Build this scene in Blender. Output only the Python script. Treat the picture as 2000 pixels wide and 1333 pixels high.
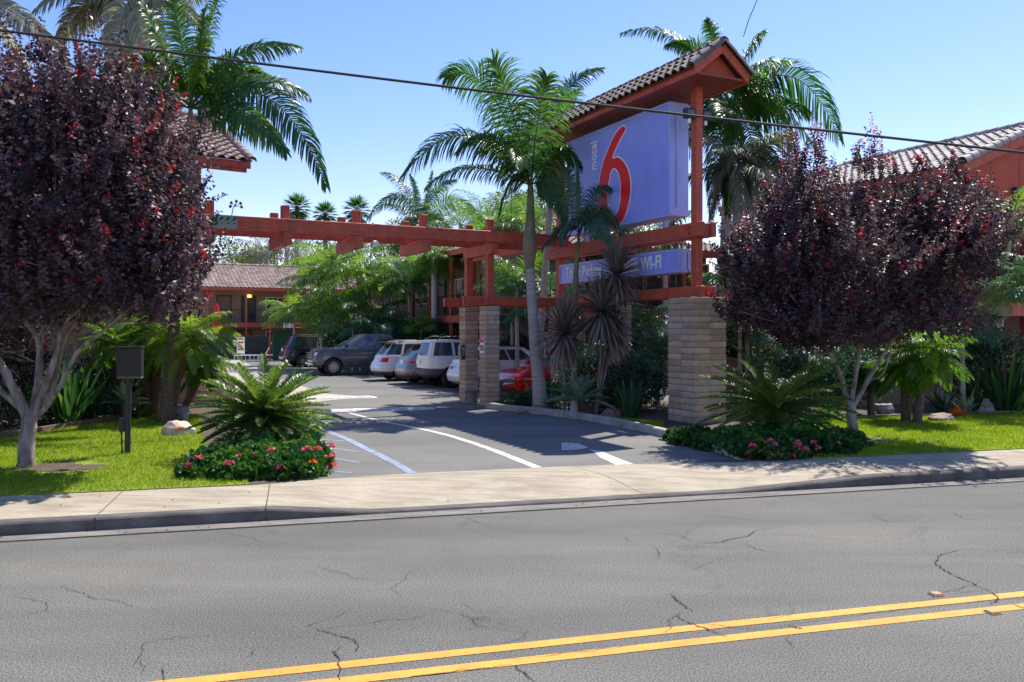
import bpy, bmesh, math, random
import numpy as np
from mathutils import Vector, Matrix

for o in list(bpy.data.objects): bpy.data.objects.remove(o)
S = bpy.context.scene
COL = S.collection
random.seed(7)
RNG = np.random.default_rng(7)

# ------------------------------------------------------------ camera
F, HZ, CH = 1600.0, 645.0, 2.3          # focal length in photo pixels, horizon row, eye height
cd = bpy.data.cameras.new("camera")
cam = bpy.data.objects.new("camera", cd); COL.objects.link(cam)
cam.location = (0, 0, CH); cam.rotation_euler = (math.radians(90), 0, 0)
cd.sensor_width = 36; cd.lens = 36 * F / 2000
cd.shift_y = -(666.5 - HZ) / 2000
cd.clip_end = 3000; cd.clip_start = 0.1
S.camera = cam
# ------------------------------------------------------------ light
SUNV = Vector((.42, .49, 1)).normalized()
w = bpy.data.worlds.new("World"); S.world = w; w.use_nodes = True
nt = w.node_tree
sky = nt.nodes.new("ShaderNodeTexSky"); sky.sky_type = 'NISHITA'; sky.sun_disc = False
sky.sun_elevation = math.asin(SUNV.z)
sky.sun_rotation = math.atan2(SUNV.x, SUNV.y)
sky.air_density = 1.0; sky.dust_density = 0.3; sky.ozone_density = 2.2; sky.altitude = 20
bg = nt.nodes["Background"]; bg.inputs[1].default_value = 0.15
hs = nt.nodes.new("ShaderNodeHueSaturation"); hs.inputs['Saturation'].default_value = 1.25; hs.inputs['Value'].default_value = .82
nt.links.new(sky.outputs[0], hs.inputs['Color'])
mx = nt.nodes.new('ShaderNodeMix'); mx.data_type = 'RGBA'; mx.blend_type = 'MULTIPLY'; mx.inputs[0].default_value = 1; mx.inputs[7].default_value = (1.22, .94, 1.05, 1)
nt.links.new(hs.outputs[0], mx.inputs[6]); nt.links.new(mx.outputs[2], bg.inputs[0])
ld = bpy.data.lights.new("sun", 'SUN'); ld.energy = 4.2; ld.angle = math.radians(.5); ld.color = (1, .94, .85)
sun = bpy.data.objects.new("sun", ld); COL.objects.link(sun)
sun.rotation_euler = SUNV.to_track_quat('Z', 'Y').to_euler()
S.view_settings.view_transform = 'Standard'; S.view_settings.look = 'None'
S.view_settings.exposure = 0.82; S.view_settings.gamma = 1
S.cycles.max_bounces = 8; S.cycles.diffuse_bounces = 4; S.cycles.transparent_max_bounces = 8
S.cycles.caustics_reflective = False; S.cycles.caustics_refractive = False
S.render.engine = 'CYCLES'

# ------------------------------------------------------------ coordinates
def P(px, py, Y): return Vector(((px - 1000) / F * Y, Y, CH - (py - HZ) * Y / F))
def G(px, py, z=.15):
    Y = (CH - z) * F / (py - HZ); return Vector(((px - 1000) / F * Y, Y, z))
LOT = .15
E = Vector((.8944, .4472, 0)); A = Vector((-.4472, .8944, 0))     # pergola / building grid
SD = Vector((.9662, .2577, 0)); ND = Vector((-.2577, .9662, 0))   # street grid
C0 = Vector((0, 10.67, 0))
def SV(u, v, z=0): p = C0 + SD * u + ND * v; return Vector((p.x, p.y, z))

# ------------------------------------------------------------ objects
WM = {}
def tag(o, label=None, cat=None, group=None, kind=None):
    if label: o['label'] = label
    if cat: o['category'] = cat
    if group: o['group'] = group
    if kind: o['kind'] = kind
    return o
def thing(name, label, cat, loc=(0, 0, 0), rz=0, group=None):
    o = bpy.data.objects.new(name, None); COL.objects.link(o)
    o.empty_display_size = .2
    o.location = loc; o.rotation_euler = (0, 0, rz)
    WM[o.name] = Matrix.Translation(Vector(loc)) @ Matrix.Rotation(rz, 4, 'Z')
    return tag(o, label, cat, group)
def finish(name, me, mats, parent=None, smooth=False, local=False, origin=None):
    """me in world coordinates unless local"""
    for m in (mats if isinstance(mats, (list, tuple)) else [mats]): me.materials.append(m)
    if parent is not None and not local:
        me.transform(WM[parent.name].inverted())
    if smooth == True:
        me.shade_smooth()
    elif smooth:
        me.shade_smooth(); me.set_sharp_from_angle(angle=math.radians(smooth))
    o = bpy.data.objects.new(name, me); COL.objects.link(o)
    if parent is not None:
        o.parent = parent; WM[o.name] = WM[parent.name]
    elif origin is not None:
        me.transform(Matrix.Translation(-Vector(origin))); o.location = origin
        WM[o.name] = Matrix.Translation(Vector(origin))
    else: WM[o.name] = Matrix()
    return o
class MB:
    """collects shapes, builds ONE mesh object"""
    def __init__(s): s.v = []; s.f = []; s.m = []; s.t = []
    def add(s, V, Fs, mi=0, t=.5, M=None):
        n = len(s.v)
        for p in V:
            p = Vector(p); s.v.append(M @ p if M is not None else p)
        for f in Fs: s.f.append([i + n for i in f]); s.m.append(mi); s.t.append(t)
        return s
    def box(s, c, d, M=None, mi=0, t=.5, taper=1.0):
        x, y, z = c; a, b, h = d[0] / 2, d[1] / 2, d[2] / 2; k = taper
        V = [(x-a, y-b, z-h), (x+a, y-b, z-h), (x+a, y+b, z-h), (x-a, y+b, z-h),
             (x-a*k, y-b*k, z+h), (x+a*k, y-b*k, z+h), (x+a*k, y+b*k, z+h), (x-a*k, y+b*k, z+h)]
        return s.add(V, [(3,2,1,0), (4,5,6,7), (0,1,5,4), (1,2,6,5), (2,3,7,6), (3,0,4,7)], mi, t, M)
    def bar(s, p, q, wd, h, mi=0, t=.5, up=Vector((0, 0, 1)), bev=0):
        """box beam from p to q, wd across, h along up"""
        p, q = Vector(p), Vector(q); d = (q - p); L = d.length; d.normalize()
        side = d.cross(up); side.normalize(); u = side.cross(d)
        M = Matrix((( *(d.x, side.x, u.x), (p.x+q.x)/2), (*(d.y, side.y, u.y), (p.y+q.y)/2), (*(d.z, side.z, u.z), (p.z+q.z)/2), (0,0,0,1)))
        if bev:
            b = bev; x = L/2; V = []; ring = [(wd/2-b, -h/2), (wd/2, -h/2+b), (wd/2, h/2-b), (wd/2-b, h/2), (-wd/2+b, h/2), (-wd/2, h/2-b), (-wd/2, -h/2+b), (-wd/2+b, -h/2)]
            for xx, k in ((-x, .0), (-x+b, 1), (x-b, 1), (x, 0)):
                for (yy, zz) in ring:
                    sy = yy - (0 if k else b*np.sign(yy)); sz = zz - (0 if k else b*np.sign(zz))
                    V.append((xx, sy, sz))
            Fs = [tuple(range(8)), tuple(range(31, 23, -1))]
            for r in range(3):
                for i in range(8): Fs.append((r*8+i, r*8+8+i, r*8+8+(i+1)%8, r*8+(i+1)%8))
            return s.add(V, Fs, mi, t, M)
        return s.box((0, 0, 0), (L, wd, h), M, mi, t)
    def tube(s, pts, rad, n=8, mi=0, t=.5, cap=True, jit=0):
        pts = [Vector(p) for p in pts]; k0 = len(s.v); prev = None
        for i, p in enumerate(pts):
            a = pts[max(i-1, 0)]; b = pts[min(i+1, len(pts)-1)]; d = (b - a).normalized()
            if prev is None:
                u = d.orthogonal().normalized()
            else:
                u = (prev - d * prev.dot(d)).normalized()
            prev = u; v = d.cross(u); r = rad[i] if isinstance(rad, (list, tuple)) else rad
            for j in range(n):
                an = 2*math.pi*j/n; rr = r * (1 + random.uniform(-jit, jit))
                s.v.append(p + u*math.cos(an)*rr + v*math.sin(an)*rr)
        for i in range(len(pts)-1):
            for j in range(n):
                s.f.append([k0+i*n+j, k0+i*n+(j+1)%n, k0+(i+1)*n+(j+1)%n, k0+(i+1)*n+j]); s.m.append(mi); s.t.append(t)
        if cap:
            s.f.append([k0+j for j in range(n)][::-1]); s.m.append(mi); s.t.append(t)
            s.f.append([k0+(len(pts)-1)*n+j for j in range(n)]); s.m.append(mi); s.t.append(t)
        return s
    def lathe(s, prof, c, n=16, mi=0, axis=None, jit=0):
        """prof: (radius, height) pairs"""
        M = Matrix.Translation(Vector(c))
        if axis is not None: M = M @ Vector(axis).to_track_quat('Z', 'Y').to_matrix().to_4x4()
        V = []
        for r, z in prof:
            for j in range(n):
                an = 2*math.pi*j/n; rr = r*(1+random.uniform(-jit, jit)); V.append((rr*math.cos(an), rr*math.sin(an), z))
        Fs = []
        for i in range(len(prof)-1):
            for j in range(n): Fs.append((i*n+j, i*n+(j+1)%n, (i+1)*n+(j+1)%n, (i+1)*n+j))
        Fs.append(tuple(range(n))[::-1]); Fs.append(tuple((len(prof)-1)*n+j for j in range(n)))
        return s.add(V, Fs, mi, .5, M)
    def build(s, name, mats, parent=None, smooth=False, bevel=0, origin=None, local=False):
        me = bpy.data.meshes.new(name)
        me.from_pydata([tuple(p) for p in s.v], [], s.f)
        me.polygons.foreach_set('material_index', s.m)
        at = me.attributes.new('tint', 'FLOAT', 'FACE'); at.data.foreach_set('value', s.t)
        me.update()
        o = finish(name, me, mats, parent, smooth, local, origin)
        if bevel:
            b = o.modifiers.new('bevel', 'BEVEL'); b.width = bevel; b.segments = 2; b.limit_method = 'ANGLE'
        return o
class Acc:
    """fast collector of quads for foliage"""
    def __init__(s): s.V = []; s.F = []; s.T = []; s.n = 0
    def add(s, V, Fq, T):
        V = np.asarray(V, float).reshape(-1, 3); Fq = np.asarray(Fq, int).reshape(-1, 4)
        s.V.append(V); s.F.append(Fq + s.n); s.T.append(np.broadcast_to(np.asarray(T, float), (len(Fq),)).copy()); s.n += len(V)
    def build(s, name, mats, parent=None, origin=None):
        V = np.concatenate(s.V).astype(np.float32); Fq = np.concatenate(s.F).astype(np.int32); T = np.concatenate(s.T).astype(np.float32)
        me = bpy.data.meshes.new(name)
        me.vertices.add(len(V)); me.vertices.foreach_set('co', V.ravel())
        me.loops.add(Fq.size); me.loops.foreach_set('vertex_index', Fq.ravel())
        me.polygons.add(len(Fq)); me.polygons.foreach_set('loop_start', np.arange(0, Fq.size, 4, dtype=np.int32))
        at = me.attributes.new('tint', 'FLOAT', 'FACE'); at.data.foreach_set('value', T)
        me.update(calc_edges=True)
        return finish(name, me, mats, parent, False, False, origin)
def copy_tree(o, loc, rz=None, sc=None, label=None, group=None):
    c = o.copy(); COL.objects.link(c); c.location = loc
    if rz is not None: c.rotation_euler = (0, 0, rz)
    if sc is not None: c.scale = (sc, sc, sc)
    if label: c['label'] = label
    if group: c['group'] = group
    def kids(src, dst):
        for ch in list(src.children):
            d = ch.copy(); COL.objects.link(d); d.parent = dst; kids(ch, d)
    kids(o, c)
    return c

# ------------------------------------------------------------ materials
def nmat(name):
    m = bpy.data.materials.new(name); m.use_nodes = True
    nt = m.node_tree; b = nt.nodes["Principled BSDF"]; return m, nt, b
def N(nt, typ, **kw):
    n = nt.nodes.new(typ)
    for k, v in kw.items():
        if k in n.inputs: n.inputs[k].default_value = v
        else: setattr(n, k, v)
    return n
def pos(nt, scale=None):
    g = nt.nodes.new("ShaderNodeNewGeometry")
    if scale is None: return g.outputs['Position']
    mp = nt.nodes.new("ShaderNodeMapping"); mp.inputs['Scale'].default_value = scale
    nt.links.new(g.outputs['Position'], mp.inputs[0]); return mp.outputs[0]
def ramp(nt, src, stops):
    r = nt.nodes.new("ShaderNodeValToRGB"); e = r.color_ramp.elements
    while len(e) < len(stops): e.new(.5)
    for el, (p, c) in zip(e, stops):
        el.position = p; el.color = (*c, 1) if len(c) == 3 else c
    nt.links.new(src, r.inputs[0]); return r.outputs[0]
def mixc(nt, fac, a, b, mode='MIX'):
    m = nt.nodes.new("ShaderNodeMix"); m.data_type = 'RGBA'; m.blend_type = mode
    for s, v in ((m.inputs[0], fac), (m.inputs[6], a), (m.inputs[7], b)):
        if isinstance(v, (int, float)): s.default_value = v
        elif isinstance(v, tuple): s.default_value = (*v, 1) if len(v) == 3 else v
        else: nt.links.new(v, s)
    return m.outputs[2]
def noise(nt, vec, sc, det=4, rough=.55, dist=0):
    n = N(nt, "ShaderNodeTexNoise", Scale=sc, Detail=det, Roughness=rough, Distortion=dist)
    nt.links.new(vec, n.inputs['Vector']); return n.outputs['Fac']
def bump(nt, b, h, strength=.3, dist=.01):
    n = nt.nodes.new("ShaderNodeBump"); n.inputs['Strength'].default_value = strength; n.inputs['Distance'].default_value = dist
    nt.links.new(h, n.inputs['Height']); nt.links.new(n.outputs[0], b.inputs['Normal'])
def simple(name, c1, c2=None, rough=.6, sc=8, metal=0, bumpv=0, bsc=40, coat=0, spec=.5, stops=(.3, .7), scale=None, dirt=0):
    m, nt, b = nmat(name); b.inputs['Roughness'].default_value = rough; b.inputs['Metallic'].default_value = metal
    b.inputs['Specular IOR Level'].default_value = spec
    if coat: b.inputs['Coat Weight'].default_value = coat; b.inputs['Coat Roughness'].default_value = .05
    if c2 is None: c2 = tuple(x * .82 for x in c1)
    pv = pos(nt, scale)
    c = ramp(nt, noise(nt, pv, sc), [(stops[0], c1), (stops[1], c2)])
    if dirt: c = mixc(nt, 1.0, c, ramp(nt, noise(nt, pos(nt, (2.2, 2.2, .8)), 1.8, 7, .7), [(.36, (1-dirt,)*3), (.56, (1, 1, 1))]), 'MULTIPLY')
    nt.links.new(c, b.inputs['Base Color'])
    if bumpv: bump(nt, b, noise(nt, pv, bsc, 5, .65), bumpv)
    return m
def leafmat(name, stops, rough=.42, trans=.38, tb=1.5, spec=.5, grad=None):
    """stops over the face attribute 'tint'"""
    m, nt, b = nmat(name)
    at = nt.nodes.new("ShaderNodeAttribute"); at.attribute_name = 'tint'
    nz = noise(nt, pos(nt), 1.3, 2)
    add = N(nt, "ShaderNodeMath", operation='MULTIPLY_ADD'); nt.links.new(nz, add.inputs[0]); add.inputs[1].default_value = .3; 
    sub = N(nt, "ShaderNodeMath", operation='SUBTRACT'); nt.links.new(at.outputs['Fac'], sub.inputs[0]); sub.inputs[1].default_value = .15
    nt.links.new(sub.outputs[0], add.inputs[2])
    c = ramp(nt, add.outputs[0], stops)
    nt.links.new(c, b.inputs['Base Color']); b.inputs['Roughness'].default_value = rough; b.inputs['Specular IOR Level'].default_value = spec
    tr = nt.nodes.new("ShaderNodeBsdfTranslucent")
    br = mixc(nt, 1.0, c, (tb, tb * 1.02, tb * .75), 'MULTIPLY'); nt.links.new(br, tr.inputs[0])
    mx = nt.nodes.new("ShaderNodeMixShader"); mx.inputs[0].default_value = trans
    nt.links.new(b.outputs[0], mx.inputs[1]); nt.links.new(tr.outputs[0], mx.inputs[2])
    nt.links.new(mx.outputs[0], nt.nodes["Material Output"].inputs[0])
    return m
def tintmat(name, stops, rough=.7, bumpv=.2, bsc=30, dirt=.35):
    m, nt, b = nmat(name); at = nt.nodes.new("ShaderNodeAttribute"); at.attribute_name = 'tint'
    c = ramp(nt, at.outputs['Fac'], stops)
    d = ramp(nt, noise(nt, pos(nt), 5, 6, .7), [(.35, (1-dirt,)*3), (.65, (1, 1, 1))])
    nt.links.new(mixc(nt, 1.0, c, d, 'MULTIPLY'), b.inputs['Base Color']); b.inputs['Roughness'].default_value = rough
    bump(nt, b, noise(nt, pos(nt), bsc, 4, .7), bumpv)
    return m

def asphalt(name, base, tint2, speck=.5, fine=75):
    m, nt, b = nmat(name); p = pos(nt)
    big = ramp(nt, noise(nt, p, .35, 5, .6), [(.3, base), (.7, tint2)])
    st = ramp(nt, noise(nt, pos(nt, (.3, 1.4, 1)), .9, 6, .7), [(.3, (.88,)*3), (.7, (1.08,)*3)])
    c = mixc(nt, 1.0, big, st, 'MULTIPLY')
    wp = ramp(nt, noise(nt, pos(nt, (.10, .55, 1)), 1.6, 3, .5), [(.35, (.86, .86, .88)), (.6, (1.05, 1.05, 1.03))])
    c = mixc(nt, 1.0, c, wp, 'MULTIPLY')
    ol = ramp(nt, noise(nt, p, .9, 7, .75, .6), [(.28, (.72, .72, .72)), (.40, (1, 1, 1))])
    c = mixc(nt, 1.0, c, ol, 'MULTIPLY')
    sp = ramp(nt, noise(nt, p, fine, 2, .8), [(.34, (1-speck,)*3), (.5, (1, 1, 1)), (.66, (1+speck*1.5,)*3)])
    c = mixc(nt, 1.0, c, sp, 'MULTIPLY')
    nt.links.new(c, b.inputs['Base Color']); b.inputs['Roughness'].default_value = .9; b.inputs['Specular IOR Level'].default_value = .25
    bump(nt, b, noise(nt, p, fine, 3, .7), .12, .004)
    return m
M_road = asphalt("road_asphalt", (.118, .116, .104), (.152, .147, .126), .60, 72)
M_lot = asphalt("lot_asphalt", (.150, .147, .138), (.190, .184, .168), .18, 60)
def concrete(name, c1, c2, stain=.3):
    m, nt, b = nmat(name); p = pos(nt)
    c = ramp(nt, noise(nt, p, .8, 6, .65), [(.3, c1), (.72, c2)])
    s = ramp(nt, noise(nt, pos(nt, (.6, 2.5, 1)), 2.2, 6, .7), [(.38, (1-stain,)*3), (.6, (1, 1, 1))])
    sp = ramp(nt, noise(nt, p, 55, 2, .8), [(.35, (.86,)*3), (.6, (1.05,)*3)])
    c = mixc(nt, 1.0, mixc(nt, 1.0, c, s, 'MULTIPLY'), sp, 'MULTIPLY')
    nt.links.new(c, b.inputs['Base Color']); b.inputs['Roughness'].default_value = .9; b.inputs['Specular IOR Level'].default_value = .2
    bump(nt, b, noise(nt, p, 45, 4, .7), .25, .005)
    return m
M_walk = concrete("sidewalk_concrete", (.47, .415, .32), (.37, .31, .22), .30)
M_curb = concrete("shaded_curb_concrete", (.19, .175, .155), (.12, .11, .10), .4)  # albedo lowered to paint in the shade of the unlit curb face
M_gut = concrete("gutter_concrete", (.27, .25, .22), (.20, .18, .16), .35)
M_icurb = concrete("island_curb_concrete", (.52, .50, .46), (.36, .34, .31), .35)
M_pale = concrete("pale_concrete", (.50, .46, .385), (.42, .39, .32), .2)
M_stone = concrete("cast_stone", (.34, .33, .29), (.24, .24, .21), .3)
M_soil = simple("soil", (.06, .04, .028), (.12, .085, .06), .95, 6, bumpv=.8, bsc=30)
M_lawnb = simple("lawn_base", (.14, .21, .015), (.22, .26, .03), .9, 3, bumpv=.6, bsc=60)
M_ground = simple("ground_dirt", (.16, .14, .11), (.22, .19, .14), .95, .6)
def paint(name, c, wear=.5, under=(.15, .15, .147)):
    m, nt, b = nmat(name); p = pos(nt)
    f = ramp(nt, noise(nt, p, 9, 6, .75), [(wear - .12, (0, 0, 0)), (wear + .05, (1, 1, 1))])
    f2 = ramp(nt, noise(nt, p, 48, 4, .8), [(.34, (.15,)*3), (.46, (1, 1, 1))])
    f = mixc(nt, 1.0, f, f2, 'MULTIPLY')
    cc = mixc(nt, 1.0, c, ramp(nt, noise(nt, p, 2.2, 6, .7), [(.3, (.72, .70, .68)), (.62, (1, 1, 1))]), 'MULTIPLY')
    nt.links.new(mixc(nt, f, under, cc), b.inputs['Base Color']); b.inputs['Roughness'].default_value = .75
    bump(nt, b, noise(nt, p, 60, 3, .7), .3, .005)
    return m
M_yel = paint("yellow_paint", (.86, .36, .045), .36)
M_whp = paint("white_paint", (.70, .69, .66), .44)
M_wht = paint("thin_white_paint", (.55, .55, .53), .46)
M_blp = paint("blue_paint", (.30, .38, .50), .47)
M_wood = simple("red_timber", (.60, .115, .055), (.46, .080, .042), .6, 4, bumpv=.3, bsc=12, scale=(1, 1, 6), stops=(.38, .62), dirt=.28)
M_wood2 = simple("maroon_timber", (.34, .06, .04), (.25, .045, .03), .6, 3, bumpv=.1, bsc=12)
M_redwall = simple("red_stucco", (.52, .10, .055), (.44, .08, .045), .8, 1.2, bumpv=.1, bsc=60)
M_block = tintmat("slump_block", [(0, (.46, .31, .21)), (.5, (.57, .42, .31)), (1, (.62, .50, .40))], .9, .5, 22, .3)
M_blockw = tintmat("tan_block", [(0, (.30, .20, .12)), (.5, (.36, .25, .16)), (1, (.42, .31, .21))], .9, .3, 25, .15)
M_mortar = simple("mortar", (.25, .19, .15), (.2, .15, .12), .95, 20)
M_tileg = tintmat("grey_brown_tile", [(0, (.13, .105, .095)), (.5, (.20, .16, .14)), (1, (.28, .23, .20))], .75, .25, 40, .3)
M_tiler = tintmat("terracotta_tile", [(0, (.24, .16, .135)), (.5, (.36, .26, .22)), (1, (.46, .37, .33))], .75, .25, 40, .3)
M_tilew = tintmat("sunlit_pale_tile", [(0, (.26, .22, .20)), (.5, (.40, .36, .33)), (1, (.52, .48, .45))], .75, .25, 40, .35)  # whitish sunlit look is put into this tile colour
M_panel = simple("blue_sign_face", (.33, .385, .97), (.32, .375, .95), .35, .4, spec=.4, dirt=.10)
M_panels = simple("blue_sign_metal", (.40, .50, .95), (.38, .48, .93), .4, .6, spec=.5, dirt=.14)
M_red = simple("red_vinyl", (.90, .004, .008), (.86, .004, .008), .55, .5)
M_white = simple("white_vinyl", (.92, .92, .93), (.90, .90, .91), .4, .5)
M_blackm = simple("black_metal", (.02, .02, .022), (.03, .03, .03), .45, 10, spec=.5)
M_boxm = simple("grey_brown_metal", (.026, .027, .032), (.036, .036, .040), .5, 5, metal=.2)
M_chrome = simple("bright_metal", (.75, .75, .76), (.6, .6, .6), .22, 5, metal=1)
M_rubber = simple("rubber", (.018, .018, .018), (.03, .03, .03), .8, 20)
M_lens = simple("lamp_glass", (.85, .85, .82), (.8, .8, .78), .15, 5)
def glassm(name, c, rough=.05):
    m, nt, b = nmat(name); b.inputs['Base Color'].default_value = (*c, 1); b.inputs['Roughness'].default_value = rough
    b.inputs['Specular IOR Level'].default_value = .9; b.inputs['IOR'].default_value = 1.5
    nt.links.new(ramp(nt, noise(nt, pos(nt), 2.5, 3), [(.3, c), (.7, tuple(x*1.8+.01 for x in c))]), b.inputs['Base Color'])
    return m
M_glass = glassm("dark_glass", (.030, .036, .042))
M_wglass = glassm("window_glass", (.03, .035, .035), .1)
def carpaint(name, c, metal=0): return simple(name, c, tuple(x*.95 for x in c), .28, 1, metal=metal, coat=.8)
# foliage
M_plum = leafmat("plum_leaves", [(0, (.045, .030, .040)), (.45, (.098, .064, .084)), (.80, (.18, .105, .120)), (.92, (.24, .022, .034)), (1, (.38, .022, .035))], .46, .28, 1.7, .35)
M_bark = simple("grey_bark", (.36, .31, .27), (.13, .105, .09), .9, 9, bumpv=1, bsc=26, scale=(1, 1, .3), stops=(.36, .62))
M_kp = leafmat("king_palm_leaf", [(0, (.018, .065, .022)), (.5, (.045, .125, .022)), (1, (.12, .20, .02))], .38, .42, 2.0, .5)
M_bright = leafmat("bright_palm_leaf", [(0, (.035, .09, .012)), (.5, (.09, .19, .02)), (1, (.20, .28, .035))], .4, .5, 1.9, .4)
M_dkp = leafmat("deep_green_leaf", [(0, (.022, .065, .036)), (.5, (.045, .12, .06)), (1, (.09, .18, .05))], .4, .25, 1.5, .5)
M_pale = M_pale
M_palel = leafmat("grey_green_leaf", [(0, (.10, .12, .08)), (.5, (.18, .20, .12)), (1, (.38, .37, .26))], .5, .3, 1.2, .3)
M_dead = leafmat("dry_leaf", [(0, (.16, .12, .07)), (.5, (.30, .25, .16)), (1, (.50, .44, .31))], .7, .25, 1.1, .2)
M_cyc = leafmat("cycad_leaf", [(0, (.025, .07, .022)), (.5, (.07, .14, .025)), (.85, (.18, .25, .03)), (1, (.34, .32, .08))], .36, .34, 2.0, .5)
M_cord = leafmat("dark_strap_leaf", [(0, (.06, .048, .05)), (.5, (.16, .13, .115)), (1, (.38, .34, .27))], .38, .15, 1.2, .6)
M_agave = leafmat("agave_leaf", [(0, (.08, .15, .11)), (.5, (.17, .28, .20)), (1, (.32, .43, .30))], .5, .18, 1.5, .4)
M_strap = leafmat("strap_leaf", [(0, (.012, .045, .018)), (.5, (.03, .09, .025)), (1, (.12, .20, .03))], .35, .35, 2.0, .6)
M_var = leafmat("variegated_leaf", [(0, (.10, .16, .08)), (.5, (.24, .30, .16)), (1, (.55, .55, .38))], .5, .25, 1.2, .4)
M_ger = leafmat("geranium_leaf", [(0, (.012, .055, .012)), (.5, (.03, .11, .015)), (1, (.11, .22, .02))], .5, .35, 1.8, .4)
M_grass = leafmat("grass_blade", [(0, (.12, .19, .008)), (.5, (.23, .33, .010)), (1, (.42, .42, .06))], .5, .45, 1.7, .3)
M_tree = leafmat("tree_leaves", [(0, (.03, .06, .015)), (.5, (.09, .14, .03)), (1, (.22, .26, .06))], .5, .35, 1.6, .3)
M_pink = leafmat("pink_petals", [(0, (.75, .05, .12)), (.5, (.85, .14, .25)), (1, (.92, .42, .52))], .5, .3, 1.2, .3)
M_redp = leafmat("red_petals", [(0, (.75, .01, .005)), (.5, (.85, .03, .01)), (1, (.9, .10, .03))], .5, .3, 1.2, .3)
M_orp = leafmat("orange_petals", [(0, (.80, .12, .02)), (.5, (.85, .22, .04)), (1, (.9, .4, .1))], .5, .3, 1.2, .3)
M_ktrunk = simple("ringed_palm_trunk", (.50, .46, .42), (.32, .29, .27), .85, 2.5, bumpv=.5, bsc=6, scale=(.4, .4, 9))
M_shaft = simple("green_crownshaft", (.13, .16, .06), (.26, .20, .13), .55, 2.0, spec=.35, scale=(1, 1, .8), stops=(.4, .6))
M_ftrunk = simple("fibrous_trunk", (.075, .05, .035), (.16, .115, .08), .95, 14, bumpv=1, bsc=25)
# ------------------------------------------------------------ foliage generators
def nrm(v): return v / np.maximum(np.linalg.norm(v, axis=-1, keepdims=True), 1e-9)
def frond(acc, P0, P1, P2, leaf=.6, n=42, hang=.6, wid=.03, tint=.5, start=.14, vee=.15, fw=(.35, 1.15), seg=3, rach=.022, prof=(.35, .95), tj=.14, side0=None, twist=0.):
    P0, P1, P2 = (np.array(p, float) for p in (P0, P1, P2))
    rng = RNG
    def bz(t): t = t[:, None]; return (1-t)**2*P0 + 2*t*(1-t)*P1 + t*t*P2
    def bd(t): t = t[:, None]; return nrm(2*(1-t)*(P1-P0) + 2*t*(P2-P1))
    # rachis
    tr = np.linspace(0, 1, 12); C = bz(tr); T = bd(tr); Z = np.array([0, 0, 1.])
    hs = np.cross(T, Z); 
    if side0 is not None: hs = hs*.25 + np.array(side0)
    hs = nrm(hs + 1e-6); up = nrm(np.cross(hs, T)); r = rach * (1 - tr*.85)[:, None]
    ring = np.stack([C + hs*r, C + up*r, C - hs*r, C - up*r], 1).reshape(-1, 3)
    Fq = [[i*4+j, i*4+(j+1) % 4, i*4+4+(j+1) % 4, i*4+4+j] for i in range(11) for j in range(4)]
    acc.add(ring, Fq, min(1, tint+.3))
    for s in (-1, 1):
        t = start + (1-start)*(np.arange(n)+rng.uniform(-.3, .3, n))/n; t = np.clip(t, start, 1)
        B = bz(t); T = bd(t); h = np.cross(T, Z)
        if side0 is not None: h = h*.25 + np.array(side0)
        h = nrm(h + 1e-6); up = nrm(np.cross(h, T)); h, up = h*math.cos(twist)+up*math.sin(twist), up*math.cos(twist)-h*math.sin(twist)
        u = (t-start)/(1-start)
        a = (fw[0] + (fw[1]-fw[0])*u**1.5 + rng.normal(0, .06, n))[:, None]
        v = (vee + rng.normal(0, .10, n))[:, None]
        d = nrm(h*s*np.cos(a) + T*np.sin(a) + up*v)
        L = leaf*(np.sin(np.pi*(prof[0]+(prof[1]-prof[0])*u))**.7)*rng.uniform(.88, 1.1, n)
        w = T - d*(T*d).sum(1, keepdims=True); w = nrm(w + .15*rng.normal(0, 1, (n, 3)))
        pts = [B]; dirs = d.copy(); cur = B
        for k in range(seg):
            cur = cur + dirs*(L/seg)[:, None]; pts.append(cur)
            dirs = nrm(dirs + np.array([0, 0, -1.])*(hang*rng.uniform(.7, 1.3, n))[:, None])
        ws = np.interp(np.linspace(0, 1, seg+1), [0, .3, .75, 1], [.55, 1, .7, .06])*wid
        V = []
        for k, p in enumerate(pts): V += [p - w*ws[k]/2, p + w*ws[k]/2]
        V = np.stack(V, 1)            # n, 2(seg+1), 3
        base = np.arange(n)[:, None, None]*(2*(seg+1))
        q = np.array([[2*k, 2*k+1, 2*k+3, 2*k+2] for k in range(seg)])
        tt = np.repeat(np.clip(tint + rng.normal(0, tj, n), 0, 1), seg)
        acc.add(V, base+q[None], tt)
def blade(acc, B, d, L, w, droop=.4, seg=5, tint=.5, fold=.25, prof=None, up=(0, 0, 1), curl=None):
    """broad or narrow single leaf with a midrib fold"""
    B = np.array(B, float); d = nrm(np.array(d, float)); s = np.cross(d, np.array(up, float))
    if np.linalg.norm(s) < .05: s = np.array([1., 0, 0])
    s = nrm(s); prof = prof or [(0, .5), (.35, 1), (.75, .75), (1, .02)]
    V = []; cur = B; dd = d
    for k in range(seg+1):
        f = k/seg; ww = np.interp(f, [p[0] for p in prof], [p[1] for p in prof])*w/2
        u = nrm(np.cross(s, dd))
        V += [cur - s*ww + u*ww*fold*2, cur, cur + s*ww + u*ww*fold*2]
        cur = cur + dd*(L/seg); dd = nrm(dd + np.array([0, 0, -1.])*droop/seg)
    Fq = []
    for k in range(seg): a = 3*k; Fq += [[a, a+1, a+4, a+3], [a+1, a+2, a+5, a+4]]
    acc.add(V, Fq, tint)
def sphdir(az, el): return np.array([math.cos(az)*math.cos(el), math.sin(az)*math.cos(el), math.sin(el)])
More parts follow.
